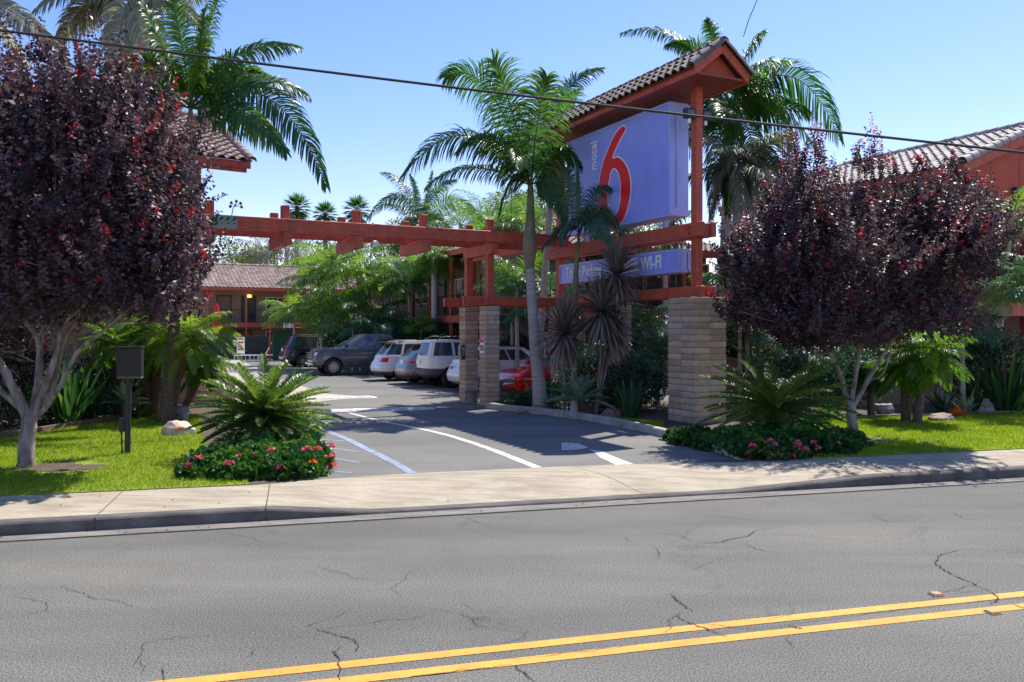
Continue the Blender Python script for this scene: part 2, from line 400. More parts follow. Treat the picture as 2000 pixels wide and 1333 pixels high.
def crown(acc, c, n=14, L=2.4, leaf=.55, hang=.5, wid=.03, tint=.5, el=(1.35, -.25), droop=.8, nl=38, vee=.15, seg=3, az0=None, tj=.14, rach=.022, start=.14, fw=(.35, 1.15)):
    az = random.uniform(0, 6.28) if az0 is None else az0; c = np.array(c, float)
    for i in range(n):
        f = (i+.5)/n; e = el[0] + (el[1]-el[0])*f**.8 + random.uniform(-.12, .12); az += 2.39996
        l = L*random.uniform(.85, 1.1)*(1 - .12*f)
        d = sphdir(az, e); p1 = c + d*l*.55
        hd = sphdir(az+random.uniform(-.2, .2), 0)
        p2 = p1 + nrm(d*.55 + hd*.45 - np.array([0, 0, droop*(.35+.65*f)]))*l*.52
        frond(acc, c + hd*.04, p1, p2, leaf, nl, hang, wid, tint + random.uniform(-.12, .15), start, vee, fw, seg, rach, tj=tj, twist=random.uniform(-.7, .7))
def fan(acc, c, d, R, n=20, spread=2.2, tint=.5, w=.05, droop=.35):
    d = nrm(np.array(d, float)); s = nrm(np.cross(d, np.array([0, 0, 1.])) + 1e-6); c = np.array(c, float)
    for i in range(n):
        a = (i/(n-1)-.5)*spread; dd = d*math.cos(a) + s*math.sin(a)
        blade(acc, c, dd, R*random.uniform(.85, 1.05), w, droop, 3, min(1, max(0, tint+random.uniform(-.2, .2))), .15)
def fan_palm_crown(acc, c, r, n=26, tint=.45, el=(1.4, -.9), m=12, w=None):
    az = random.uniform(0, 6)
    for i in range(n):
        f = (i+.5)/n; e = el[0]+(el[1]-el[0])*f; az += 2.39996; d = sphdir(az, e)
        b = np.array(c)+d*r*.45
        acc.add(*petiole(c, b, r*.02), tint)
        fan(acc, b, d, r*.6, m, 2.3, tint - .25*f + random.uniform(-.1, .1), w or r*.09, .5)
def petiole(a, b, r):
    a = np.array(a, float); b = np.array(b, float); d = nrm(b-a); s = nrm(np.cross(d, [0, .01, 1.])+1e-6); u = np.cross(s, d)
    V = [a+s*r, a+u*r, a-s*r, a-u*r, b+s*r*.6, b+u*r*.6, b-s*r*.6, b-u*r*.6]
    return V, [[j, (j+1) % 4, 4+(j+1) % 4, 4+j] for j in range(4)]
def leaves(acc, B, D, L, W, T, fold=.25, nsd=None):
    """vectorised folded leaves: base B, direction D (n,3)"""
    n = len(B); D = nrm(D); r = RNG.normal(0, 1, (n, 3)) if nsd is None else nsd
    s = nrm(np.cross(D, r)); u = np.cross(s, D)
    L = np.broadcast_to(L, (n,))[:, None]; W = np.broadcast_to(W, (n,))[:, None]
    mid = B + D*L*.45
    V = np.stack([B, mid - s*W/2 + u*W*fold, B + D*L, mid + s*W/2 + u*W*fold], 1)
    acc.add(V, np.arange(n*4).reshape(n, 4), T)
def shoots(acc, base, d, length, m, leaf=.085, wid=.05, tip_red=.25, bright=.5):
    """upright leafy shoots: base (n,3), d (n,3)"""
    n = len(base); d = nrm(d)
    f = (np.arange(m)+.5)/m
    ph = RNG.uniform(0, 6.28, (n, 1)) + np.arange(m)[None]*2.4
    a = nrm(np.cross(d, RNG.normal(0, 1, (n, 3)))); b = np.cross(d, a)
    length = np.broadcast_to(length, (n,))
    Pn = base[:, None] + d[:, None]*(length[:, None, None]*f[None, :, None])
    rad = a[:, None]*np.cos(ph)[..., None] + b[:, None]*np.sin(ph)[..., None]
    ld = rad*.9 + d[:, None]*.25 + np.array([0, 0, -.45]) + RNG.normal(0, .28, (n, m, 3))
    tb = RNG.uniform(0, .62, (n, 1)) + RNG.normal(0, .14, (n, m))
    red = (RNG.uniform(0, 1, (n, 1)) < tip_red) & (f[None] > RNG.uniform(.45, .9, (n, 1)))
    red |= RNG.uniform(0, 1, (n, m)) < .012
    T = np.clip(np.where(red, RNG.uniform(.85, 1.12, (n, m)), np.minimum(tb, .8)), 0, 1)
    N_ = n*m
    leaves(acc, Pn.reshape(N_, 3), ld.reshape(N_, 3), leaf*RNG.uniform(.7, 1.25, N_)*(1-.35*np.tile(f, n)**3), wid*RNG.uniform(.8, 1.2, N_), T.reshape(N_))
def cloud(acc, c, r, n, size=.08, w=None, tint=(.2, .8), shell=.45, up=.3, lump=.25):
    """leaf cloud in an uneven ellipsoid"""
    c = np.array(c, float); r = np.array(r, float) if not np.isscalar(r) else np.array([r]*3, float)
    d = nrm(RNG.normal(0, 1, (n, 3)))
    k = RNG.normal(0, 1, (5, 3)); amp = 1 + lump*np.sin(d@k.T*2.3 + RNG.uniform(0, 6, 5)).mean(1)*1.5
    rad = (shell + (1-shell)*RNG.uniform(0, 1, n)**.6)*amp
    B = c + d*rad[:, None]*r
    D = d*.7 + RNG.normal(0, .6, (n, 3)) + np.array([0, 0, up])
    T = np.clip(RNG.uniform(*tint, n) + .15*np.sin(B@k[0]*3), 0, 1)
    leaves(acc, B, D, size*RNG.uniform(.6, 1.3, n), (w or size*.55)*RNG.uniform(.7, 1.2, n), T)

# ------------------------------------------------------------ ground and street
def sheet(name, pts, z, mat, kind='structure', thick=0, label=None):
    mb = MB(); n = len(pts); V = [(p[0], p[1], z) for p in pts]
    if thick:
        V += [(p[0], p[1], z-thick) for p in pts]
        Fs = [tuple(range(n))] + [(i, i+n, (i+1) % n+n, (i+1) % n) for i in range(n)]
    else: Fs = [tuple(range(n))]
    mb.add(V, Fs); o = mb.build(name, mat); tag(o, label, kind=kind); return o
def hc(u):      # kerb height along the street: the driveway apron drops it
    return .035 + .115*(1 - min(max((u+3.07)/1.3, 0), 1)*1.0) if u < 0 else .035 + .115*min(max((u-3.3)/2.3, 0), 1)
def smooth(x): x = min(max(x, 0), 1); return x*x*(3-2*x)
sheet('ground', [(-400, -200), (400, -200), (400, 700), (-400, 700)], -.06, M_ground)
sheet('road', [SV(-90, -13.5)[:2], SV(90, -13.5)[:2], SV(90, .01)[:2], SV(-90, .01)[:2]], 0, M_road)
us = sorted(set([-90, -40, -20] + [round(-12+.3*i, 3) for i in range(95)] + [20, 40, 90]))
def strip(name, vs, zf, mat, smooth_=False):
    mb = MB(); V = []; n = len(vs)
    for u in us:
        for v in vs: p = SV(u, v, zf(u, v)); V.append(tuple(p))
    Fs = [(i*n+j, (i+1)*n+j, (i+1)*n+j+1, i*n+j+1) for i in range(len(us)-1) for j in range(n-1)]
    mb.add(V, Fs); o = mb.build(name, mat, smooth=30); return tag(o, kind='structure')
strip('gutter', [-.30, -.02, .02], lambda u, v: .004 + (.006 if v < -.1 else 0), M_gut)
strip('kerb', [-.001, .0, .012, .03, .17], lambda u, v: {0: -.05}.get(0) if v < 0 else (hc(u)-.03 if v == 0 else hc(u)-.01 if v < .02 else hc(u)), M_curb)
def walkz(u, v):
    h = hc(u); return h + (.15-h)*smooth((v-.1)/1.1)
def vback(u): return 1.60 + .35*(1 - smooth(abs(u-.35)/3.2 - .35)) if -3.4 < u < 4.4 else 1.60
mbw = MB(); V = []; vs = [.165, .35, .6, .85, 1.1, 1.35, 2.0]
for u in us:
    for k, v in enumerate(vs):
        vv = v if k < 6 else vback(u)
        V.append(tuple(SV(u, vv, walkz(u, vv) + (.001 if k else 0))))
n = len(vs)
mbw.add(V, [(i*n+j, (i+1)*n+j, (i+1)*n+j+1, i*n+j+1) for i in range(len(us)-1) for j in range(n-1)])
tag(mbw.build('sidewalk', M_walk, smooth=30), kind='structure')
M_joint = simple("joint_dirt", (.07, .055, .04), (.10, .08, .06), .95, 10)
# expansion joints and cracks in the concrete
mb = MB()
def groove(u0, u1=None, v0=-.003, v1=1.6, w=.012):
    u1 = u0 if u1 is None else u1; V = []; k = 10
    for i in range(k+1):
        f = i/k; u = u0+(u1-u0)*f; v = v0+(v1-v0)*f
        for s in (-w/2, w/2):
            z = hc(u) if v < .17 else walkz(u, v); V.append(tuple(SV(u+s, max(v, -.004), z+.004)))
    mb.add(V, [(2*i, 2*i+1, 2*i+3, 2*i+2) for i in range(k)])
    for uu in (u0,):
        a = SV(uu-w/2, -.004, 0.012); b = SV(uu+w/2, -.004, .012); h = hc(uu)
        mb.add([tuple(a), tuple(b), (b.x, b.y, h), (a.x, a.y, h)], [(0, 1, 2, 3)])
for u in (-9.2, -6.9, -4.95, -3.07, 5.85, 7.6, 9.6, 12): groove(u, u+(.0 if u < 0 else .0))
groove(1.95, 1.55, .1, 1.7, .008)
for v0 in (-3.5,):
    pass
tag(mb.build('sidewalk_joints', M_joint), kind='structure')
# lot surface, pale walk, beds
lotpts = [SV(-3.1, 1.5), SV(4.6, 1.5), Vector((5.2, 15.5, 0)), Vector((5, 22, 0)), Vector((30, 34, 0)), Vector((40, 90, 0)), Vector((-60, 90, 0)), Vector((-30, 40, 0)), Vector((-9.5, 24, 0)), Vector((-8, 20, 0))]
sheet('parking_lot', [p[:2] for p in lotpts], LOT, M_lot)
def GP(px, py): return tuple(G(px, py)[:2])
sheet('concrete_walk', [GP(735, 777), GP(640, 770), GP(590, 755), GP(560, 745), GP(520, 725), GP(470, 706), (-22, 66), (-30, 66), (-14, 34), (-9.6, 26), (-8.9, 24.2), (-8.3, 23.2), (-6.4, 23.4), (-5.3, 25.4)], LOT+.006, M_pale)
# left island: lawn, bed
def inset(poly, z): return poly
lawnL = [SV(-40, 1.6)[:2], SV(-3.35, 1.6)[:2], (-4.2, 12.6), (-5.6, 15.0), (-6.9, 18.2), (-7.8, 20.6), (-9.2, 21.0), (-9.6, 18.6), (-9.9, 16.4), (-10.8, 14.6), (-16, 12.2), (-45, 5)]
sheet('lawn', lawnL, .165, M_lawnb, thick=.1)
bedL = [SV(-3.35, 1.58)[:2], SV(-2.75, 1.72)[:2], (-2.78, 12.15), (-2.88, 13.1), (-3.3, 15.2), (-4.7, 18), (-6.2, 21), (-7.9, 23.4), (-8.8, 24), (-24, 22), (-45, 12), (-45, 5), (-16, 12.2), (-10.8, 14.6), (-9.9, 16.4), (-9.6, 18.6), (-9.2, 21.0), (-7.8, 20.6), (-6.9, 18.2), (-5.6, 15.0), (-4.2, 12.6)]
sheet('planting_bed', bedL, .158, M_soil, thick=.1)
# right island
curbR = [GP(948, 798), GP(1000, 805), GP(1100, 815), GP(1200, 832), GP(1300, 856), GP(1380, 878), GP(1440, 899)]
innerR = [Vector((*p, 0)) for p in curbR]
bedR = curbR + [SV(3.75, 1.95)[:2], SV(4.2, 1.6)[:2], SV(40, 1.6)[:2], (48, 40), (6.5, 24), (2.2, 26.0), (-.2, 23.8)]
sheet('planting_bed', bedR, .158, M_soil, thick=.1)
lawnR = [SV(5.6, 1.6)[:2], SV(40, 1.6)[:2], (46, 30), (19, 22.6), (13.2, 21.2), (8.6, 19.9), (6.6, 19.2), (5.5, 18.4), (5.9, 17.0), (6.3, 15.6)]
sheet('lawn', lawnR, .166, M_lawnb, thick=.1)
lawnS = [GP(1200, 818), GP(1296, 828), GP(1290, 845), GP(1240, 838), (2.2, 19.2)]
sheet('lawn', lawnS, .167, M_lawnb, thick=.1)
# island kerb
mb = MB(); pts = []
cr = [Vector((*p, 0)) for p in curbR]
sm = []
for i in range(len(cr)-1):
    for k in range(4): sm.append(cr[i].lerp(cr[i+1], k/4))
sm.append(cr[-1]); sm2 = [sm[0]] + [(sm[i-1]+sm[i]*2+sm[i+1])/4 for i in range(1, len(sm)-1)] + [sm[-1]]
V = []
for i, p in enumerate(sm2):
    a = sm2[max(0, i-1)]; b = sm2[min(len(sm2)-1, i+1)]; d = (b-a).normalized(); nn = Vector((-d.y, d.x, 0))
    if nn.y < 0: nn = -nn
    h = .15*min(1, (len(sm2)-1-i)/3.0)+.01
    for off, z in ((0, -.02), (.0, h-.02), (.02, h), (.15, h), (.16, -.02)):
        q = p+nn*off; V.append((q.x, q.y, LOT+z))
mb.add(V, [(i*5+j, i*5+j+1, (i+1)*5+j+1, (i+1)*5+j) for i in range(len(sm2)-1) for j in range(4)])
tag(mb.build('island_kerb', M_icurb, smooth=40), kind='structure')
# ------------------------------------------------------------ painted markings
def ribbon(name, pts, w, z, mat, mb=None, jit=0):
    own = mb is None; mb = mb or MB(); V = []
    pts = [Vector((p[0], p[1], 0)) for p in pts]
    for i, p in enumerate(pts):
        a = pts[max(0, i-1)]; b = pts[min(len(pts)-1, i+1)]; d = (b-a).normalized(); s = Vector((-d.y, d.x, 0))
        ww = (w[i] if isinstance(w, (list, tuple)) else w)*(1+random.uniform(-jit, jit))
        for k in (-.5, .5): q = p+s*ww*k; V.append((q.x, q.y, z))
    mb.add(V, [(2*i, 2*i+1, 2*i+3, 2*i+2) for i in range(len(pts)-1)])
    if own: return tag(mb.build(name, mat), kind='structure')
for v in (-4.56, -4.82):
    ribbon('yellow_centre_line', [SV(-60+2*i, v + .008*math.sin(i*1.3) + .006*(i-32)) for i in range(61)], .115, .004, M_yel)
ribbon('white_lane_line', [GP(*p) for p in ((675, 805), (720, 817), (760, 826), (800, 834), (840, 842), (880, 852), (925, 866), (975, 884), (1025, 904), (1050, 914))], [.10, .11, .12, .12, .13, .14, .15, .15, .16, .16], LOT+.004, M_whp)
ribbon('blue_line', [GP(*p) for p in ((634, 840), (655, 849), (680, 859), (715, 877), (750, 894), (780, 910), (805, 925))], .15, LOT+.004, M_blp)
mb = MB()
for a, b in (((630, 874), (715, 885)), ((630, 893), (702, 904)), ((625, 921), (688, 924)), ((610, 858), (672, 862))): ribbon('', [GP(*a), GP(*b)], .07, LOT+.0045, None, mb)
tag(mb.build('blue_hatching', M_blp), kind='structure')
sheet('white_driveway_mark', [GP(1097, 865), GP(1130, 867), GP(1150, 875), GP(1128, 879), GP(1097, 880)], LOT+.004, M_whp)  # two pale patches on the driveway surface
sheet('white_driveway_mark', [GP(1152, 878), GP(1176, 882), GP(1200, 893), GP(1238, 907), GP(1203, 909), GP(1172, 894)], LOT+.004, M_whp)
mb = MB()
rowT = Vector((-2.5, 28.5, 0))
for k in range(-2, 8):
    p = rowT + A*(2.7*k-1.2); q = p - E*.2; ribbon('', [q, q+E*4.8], .10, LOT+.0042, None, mb)
tag(mb.build('parking_stripes', M_wht), kind='structure')
def hump(a, b, wd, label):
    a = Vector((*a[:2], 0)); b = Vector((*b[:2], 0)); mb = MB(); V = []; d = (b-a).normalized(); s = Vector((-d.y, d.x, 0)); K = 30
    prof = [(-.5, -.02), (-.42, .02), (-.25, .055), (0, .07), (.25, .055), (.42, .02), (.5, -.02)]
    for i in range(K+1):
        f = i/K; e = min(1, min(f, 1-f)*12)
        for k, h in prof:
            q = a.lerp(b, f)+s*wd*k*(.4+.6*e); V.append((q.x, q.y, LOT+h*(.3+.7*e)+random.uniform(-.003, .003)))
    mb.add(V, [(i*7+j, i*7+j+1, i*7+8+j, i*7+7+j) for i in range(K) for j in range(6)])
    o = mb.build('speed_bump', M_whp, smooth=True, origin=(a.x, a.y, LOT)); tag(o, label, 'speed bump', 'white speed bumps across the driveway')
hump(G(600, 806), G(850, 799), .42, 'longer white painted speed bump nearer the street beside the stone pillars')
hump(G(560, 781), G(736, 777), .4, 'shorter white painted speed bump farther along the driveway, behind the other')
# cracks in the road
M_crack = simple("crack_dirt", (.025, .023, .02), (.05, .045, .04), .95, 10)
mb = MB()
def crack(pts, w=.014, z=.0075, n=7):
    w *= .8
    out = []
    q = [Vector((*G(a, b, 0)[:2], 0)) for a, b in pts]
    for i in range(len(q)-1):
        for k in range(n):
            p = q[i].lerp(q[i+1], k/n); sc = .012*p.y/6
            out.append(p+Vector((random.uniform(-sc, sc), random.uniform(-sc, sc), 0)))
    out.append(q[-1]); k = len(out)
    ribbon('', out, [w*(.35+.65*math.sin(math.pi*min(1, (i+.5)/k)))*random.uniform(.4, 1.3) for i in range(k)], z, None, mb)
crack([(1940, 1160), (1905, 1143), (1865, 1125), (1840, 1112), (1825, 1100), (1835, 1085), (1880, 1075)], .02)
crack([(1940, 1160), (1950, 1172), (1935, 1182)], .02)
crack([(1310, 1160), (1330, 1180), (1352, 1195)], .02); crack([(1318, 1202), (1345, 1218), (1380, 1230), (1418, 1245)], .016)
crack([(600, 1226), (605, 1222), (640, 1212), (690, 1190)], .007); crack([(606, 1226), (655, 1240), (690, 1250), (700, 1262), (695, 1275)], .016)
crack([(665, 1265), (652, 1275), (662, 1290), (664, 1330)], .017)
crack([(280, 1258), (345, 1247), (410, 1243)], .008); crack([(280, 1258), (278, 1275), (262, 1300)], .009); crack([(316, 1305), (320, 1333)], .012)
crack([(1360, 1061), (1400, 1061), (1460, 1048), (1480, 1035), (1525, 1029)], .015); crack([(1360, 1061), (1330, 1048), (1280, 1040)], .009)
crack([(1450, 1062), (1480, 1074), (1500, 1078)], .011); crack([(1280, 1070), (1287, 1082), (1284, 1092)], .010)
crack([(1340, 1000), (1420, 1012), (1500, 1019), (1560, 1020)], .010); crack([(1700, 1005), (1730, 1020), (1800, 1018)], .010)
crack([(1480, 1042), (1560, 1048), (1650, 1055), (1720, 1060)], .007); crack([(1860, 1000), (1880, 1012), (1920, 1018)], .01)
crack([(1005, 1300), (1025, 1318), (1045, 1333)], .016); crack([(740, 1333), (860, 1316), (1000, 1300)], .009)
crack([(1000, 1290), (1090, 1280), (1180, 1270), (1260, 1258)], .006); crack([(1540, 1222), (1555, 1228), (1568, 1230)], .02)
crack([(1500, 1228), (1600, 1213), (1740, 1194), (1860, 1182), (2000, 1168)], .009); crack([(910, 1012), (935, 1022), (960, 1031)], .009)
crack([(1980, 1182), (2000, 1190)], .018); crack([(498, 1270), (490, 1282)], .01)
rc = random.Random(12)
for k in range(26):
    x = rc.uniform(40, 1960); y = rc.uniform(1010, 1320); pts_ = [(x, y)]; a_ = rc.uniform(0, 6.28)
    for j in range(rc.randint(2, 5)):
        a_ += rc.uniform(-.9, .9); l_ = rc.uniform(12, 45); x += math.cos(a_)*l_*1.6; y += math.sin(a_)*l_*.35; y = min(max(y, 1000), 1330); pts_.append((x, y))
    crack(pts_, rc.uniform(.004, .009))
tag(mb.build('road_cracks', M_crack), kind='structure')
sheet('kerb_seam', [SV(-60, -.302)[:2], SV(60, -.302)[:2], SV(60, -.325)[:2], SV(-60, -.325)[:2]], .0035, M_crack)
# reflectors on the road
for i, (px, py, lb) in enumerate(((1828, 1160, 'beige raised road reflector above the yellow lines'), (1938, 1195, 'beige raised road reflector below the yellow lines'))):
    c = G(px, py+3, 0); t = thing('road_reflector', lb, 'road reflector', c, .26, 'reflectors beside the double yellow line')
    mb = MB(); mb.box((0, 0, .012), (.11, .10, .024), taper=.7); mb.build('base', simple("beige_plastic%d" % i, (.36, .27, .15)), t, local=True, bevel=.004)
    mb = MB(); mb.add([(-.03, -.0501, .004), (.03, -.0501, .004), (.025, -.040, .022), (-.025, -.040, .022)], [(0, 1, 2, 3)]); mb.build('reflector_lens', simple("amber%d" % i, (.7, .25, .03), rough=.2), t, local=True)
# ------------------------------------------------------------ roof tiles
def tile_roof(name, O, U, Vh, pitch, width, run, mat, parent=None, rng_fn=None, tw=.30, course=.38, amp=.045, u_off=0, lift=.045, und=True):
    """O: eave corner, U: along eave, Vh: horizontal up-slope direction"""
    O = Vector(O); U = Vector(U).normalized(); Vh = Vector(Vh).normalized()
    cosp = 1/math.sqrt(1+pitch*pitch); slope = Vector((Vh.x, Vh.y, pitch)).normalized(); nr = U.cross(slope)
    if nr.z < 0: nr = -nr
    mb = MB(); nC = int(math.ceil(run/cosp/course)); q = 8
    for j in range(nC):
        s0 = j*course; s1 = min((j+1)*course+.03, run/cosp); 
        if s1 <= s0+.05: continue
        ua, ub = (0, width) if rng_fn is None else rng_fn(s0*cosp)
        ua2, ub2 = (0, width) if rng_fn is None else rng_fn(s1*cosp)
        i0 = int(math.floor(ua/tw)); i1 = int(math.ceil(ub/tw))
        for i in range(i0, i1):
            V = []; tt = random.random()
            for k in range(q+1):
                u = (i+k/q)*tw; ph = k/q
                h = amp*(math.sin(math.pi*min(1, ph/.68))**.8 if ph < .68 else -.35*math.sin(math.pi*(ph-.68)/.32))
                uc0 = min(max(u, ua), ub); uc1 = min(max(u, ua2), ub2)
                p0 = O+U*uc0+slope*s0+nr*(h+lift); p1 = O+U*uc1+slope*s1+nr*(h*.85+.004)
                pb = O+U*uc0+slope*(s0+.002)+nr*(h+lift-.03)
                V += [p0, p1, pb]
            Fs = []
            for k in range(q): Fs += [(3*k, 3*k+3, 3*k+4, 3*k+1), (3*k, 3*k+2, 3*k+5, 3*k+3)]
            mb.add(V, Fs, 0, tt)
    if und:
        for j in range(nC):
            s0 = j*course; s1 = min((j+1)*course, run/cosp)
            a, b = (0, width) if rng_fn is None else rng_fn(s0*cosp); a2, b2 = (0, width) if rng_fn is None else rng_fn(s1*cosp)
            mb.add([O+U*a+slope*s0-nr*.02, O+U*b+slope*s0-nr*.02, O+U*b2+slope*s1-nr*.02, O+U*a2+slope*s1-nr*.02], [(3, 2, 1, 0)])
    return mb.build(name, mat, parent, smooth=35)
def ridge(mb, a, b, r=.13, step=.36, ref=None):
    a = Vector(a); b = Vector(b); d = b-a; L = d.length; d.normalize(); s = d.cross(Vector((0, 0, 1))).normalized(); u = s.cross(d)
    if u.z < 0: u = -u
    n = max(1, int(L/step))
    for i in range(n):
        p = a+d*(L*i/n); q_ = a+d*(L*(i+1)/n+.05); V = []; K = 8
        for (c, rr) in ((p, r*1.08), (q_, r*.92)):
            for k in range(K+1):
                an = math.pi*k/K*1.15-.24; V.append(c+s*math.cos(an)*rr+u*math.sin(an)*rr)
            for k in range(K+1):
                an = math.pi*k/K*1.15-.24; V.append(c+s*math.cos(an)*(rr-.02)+u*math.sin(an)*(rr-.02))
        m = K+1; Fs = [(k, k+1, 2*m+k+1, 2*m+k) for k in range(K)] + [(k, m+k, m+k+1, k+1) for k in range(K)]
        mb.add(V, Fs, 0, random.random())

# ------------------------------------------------------------ stone pillars
def pillar(label, c, sz, ztop, course, nb, light=0, group='slump block gate pillars'):
    """c: centre on the ground; sz: (along A, along E)"""
    rz = math.atan2(E.y, E.x); t = thing('stone_pillar', label, 'pillar', (c[0], c[1], LOT), rz, group)
    H = ztop-LOT; n = int(round(H/course)); h = H/n; mb = MB()
    lx, ly = sz[1], sz[0]
    for k in range(n):
        top = k == n-1
        off = (k % 2)*.25
        for i in range(nb):
            for j in range(nb):
                bx = lx/nb; by = ly/nb; g = .006
                x = -lx/2+bx*(i+.5); y = -ly/2+by*(j+.5); jx = random.uniform(-.008, .008); jy = random.uniform(-.008, .008)
                x0, x1, y0, y1 = x-bx/2+g, x+bx/2-g, y-by/2+g, y+by/2-g
                if i == 0: x0 += jx
                if i == nb-1: x1 += jx
                if j == 0: y0 += jy
                if j == nb-1: y1 += jy
                z0 = k*h; b = .014
                V = []; lv = [(0, .010), (.07, .001), (.3, -.005), (.7, -.006), (.93, .001), (1, .010)]
                for f, ins in lv:
                    for (xx, yy) in ((x0+ins, y0+ins), ((x0+x1)/2, y0+ins), (x1-ins, y0+ins), (x1-ins, (y0+y1)/2), (x1-ins, y1-ins), ((x0+x1)/2, y1-ins), (x0+ins, y1-ins), (x0+ins, (y0+y1)/2)):
                        V.append((xx+random.uniform(-.004, .004), yy+random.uniform(-.004, .004), z0+f*(h-.008)+.004))
                Fs = [tuple(range(8))[::-1], tuple(range(40, 48))]
                for r in range(5):
                    for q in range(8): Fs.append((r*8+q, r*8+(q+1) % 8, r*8+8+(q+1) % 8, r*8+8+q))
                mb.add(V, Fs, 0, random.uniform(0, 1))
    mb.build('block_shaft', M_block, t, smooth=35, local=True)
    mb = MB(); mb.box((0, 0, H/2-.01), (lx-.034, ly-.034, H-.03)); mb.build('mortar_core', M_mortar, t, local=True)
    return t
GO = Vector((-.64, 23.1, 0))                 # near gate pillar centre
P1c = GO + A*1.45
SO = Vector((4.34, 19.24, 0))                # sign frame origin, centre of the big pillar
def SF(a, b, z): p = SO+A*a+E*b; return Vector((p.x, p.y, z))
def GF(e, a, z): p = GO+E*e+A*a; return Vector((p.x, p.y, z))
pillar('slender stone block pillar with a small red and white notice, nearer the street', GO, (.45, .42), 2.98, .135, 1)
pk = pillar('slender stone block pillar carrying a dark green box, beside the parked cars', P1c, (.45, .42), 2.98, .135, 1)
pillar('widest stone block pillar at the street end of the blue sign', SO+Vector((.0, 0, 0)), (.98, .92), 3.06, .145, 2)
pillar('slender stone block pillar under the middle of the blue sign', SF(3.2, 0, 0), (.45, .45), 3.06, .15, 1)
pillar('slender stone block pillar under the far end of the blue sign', SF(6.4, 0, 0), (.45, .45), 3.06, .15, 1)
for aa, lb in ((0, 'slender stone block pillar at the left end of the pergola, nearer the street'), (1.45, 'slender stone block pillar at the left end of the pergola, farther from the street')):
    p = GO - E*12.7 + A*aa; pillar(lb, p, (.45, .42), 2.98, .15, 1)
# ------------------------------------------------------------ pergola over the driveway
t = thing('pergola', 'long red timber pergola spanning the driveway on stone pillars', 'pergola', (GO.x, GO.y, LOT), 0)
perg = t
def part(name, mb, mat, parent, **k): return mb.build(name, mat, parent, **k)
for aa, nm in ((-.02, 0), (1.45, 1)):
    mb = MB(); mb.bar(GF(-13.3, aa-.19, 4.90), GF(2.45 if aa < 1 else 2.2, aa-.19, 4.90), .10, .33, bev=.012); mb.build('long_beam', M_wood, t)
for aa in (0, 1.45):
    mb = MB(); mb.bar(GF(-.75, aa+.12, 3.12), GF(3.0, aa+.12, 3.12), .12, .26, bev=.012); mb.build('lower_beam', M_wood, t)
for i, e in enumerate((0, -1.99, -3.84, -5.66, -7.45, -9.2, -10.9, -12.7)):
    full = i in (0, 7)
    mb = MB(); mb.bar(GF(e, -.33, 4.57), GF(e, 1.62, 4.57), .22, .30, bev=.012); mb.build('cross_beam', M_wood, t)
    for a in (-.02, 1.45):
        mb = MB(); mb.bar(GF(e, a, 3.0 if full else 4.42), GF(e, a, 5.42), .20, .20, up=E, bev=.012); mb.build('post', M_wood, t)
    if full:
        mb = MB(); mb.bar(GF(e-.16, -.25, 3.12), GF(e-.16, 1.72, 3.12), .10, .24, bev=.012); mb.build('cross_beam', M_wood, t)
for e in (0, -1.99, -3.84, -5.66, -7.45):
    for dz in (-.07, .08):
        mb = MB(); c = GF(e+.02, -.245, 4.90+dz); mb.lathe([(.022, 0), (.020, .012), (.008, .016)], c, 8, axis=-A); mb.build('bolt', M_boxm, t, smooth=40)
mb = MB(); mb.bar(GF(3.0, 1.1, .3), GF(3.0, 1.1, 3.1), .16, .16, up=E, bev=.01)
tag(mb.build('timber_post', M_wood, origin=(GF(3.0, 1.1, LOT))), 'thin red timber post behind the leaning palm trunk', 'post')
# address board on the beam
FNT = None
def text(name, s, size, M, mat, parent, off=0, sx=1, ext=.004, align='CENTER', space=1.0):
    cu = bpy.data.curves.new(name, 'FONT'); cu.body = s; cu.size = size; cu.extrude = ext; cu.offset = off; cu.align_x = align; cu.align_y = 'CENTER'; cu.space_character = space
    o = bpy.data.objects.new(name, cu); COL.objects.link(o)
    dg = bpy.context.evaluated_depsgraph_get(); me = bpy.data.meshes.new_from_object(o.evaluated_get(dg)); bpy.data.objects.remove(o)
    me.transform(Matrix.Diagonal((sx, 1, 1, 1))); me.transform(M); me.materials.clear()
    return finish(name, me, mat, parent)
def frameM(origin, x, y):
    x = Vector(x).normalized(); y = Vector(y).normalized(); z = x.cross(y)
    return Matrix(((x.x, y.x, z.x, origin[0]), (x.y, y.y, z.y, origin[1]), (x.z, y.z, z.z, origin[2]), (0, 0, 0, 1)))
Zv = Vector((0, 0, 1))
b0 = GF(-6.95, -.25, 4.89)
t = thing('address_sign', 'pale green address board with dark digits at the left end of the beam', 'address sign', b0)
mb = MB(); mb.bar(GF(-7.42, -.275, 4.90), GF(-6.84, -.275, 4.90), .02, .32); mb.build('board', simple("pale_green_board", (.30, .36, .29)), t)
text('digits', '3666', .30, frameM(GF(-7.13, -.288, 4.90), E, Zv), simple("dark_green", (.02, .07, .03)), t, off=.012)
# spot lamp under the beam
c = GF(-3.45, -.30, 4.62)
t = thing('spot_lamp', 'small round white flood lamp hanging under the red beam', 'lamp', c)
mb = MB(); mb.lathe([(.02, 0), (.05, .02), (.07, .10), (.085, .14)], c+Vector((0, 0, -.02)), 14, axis=(.5, -.6, -.5)); mb.build('lamp_head', M_white, t, smooth=40)
mb = MB(); mb.tube([c+Vector((0, .03, .0)), c+Vector((0, .1, .13))], .015, 6); mb.build('bracket', M_blackm, t)
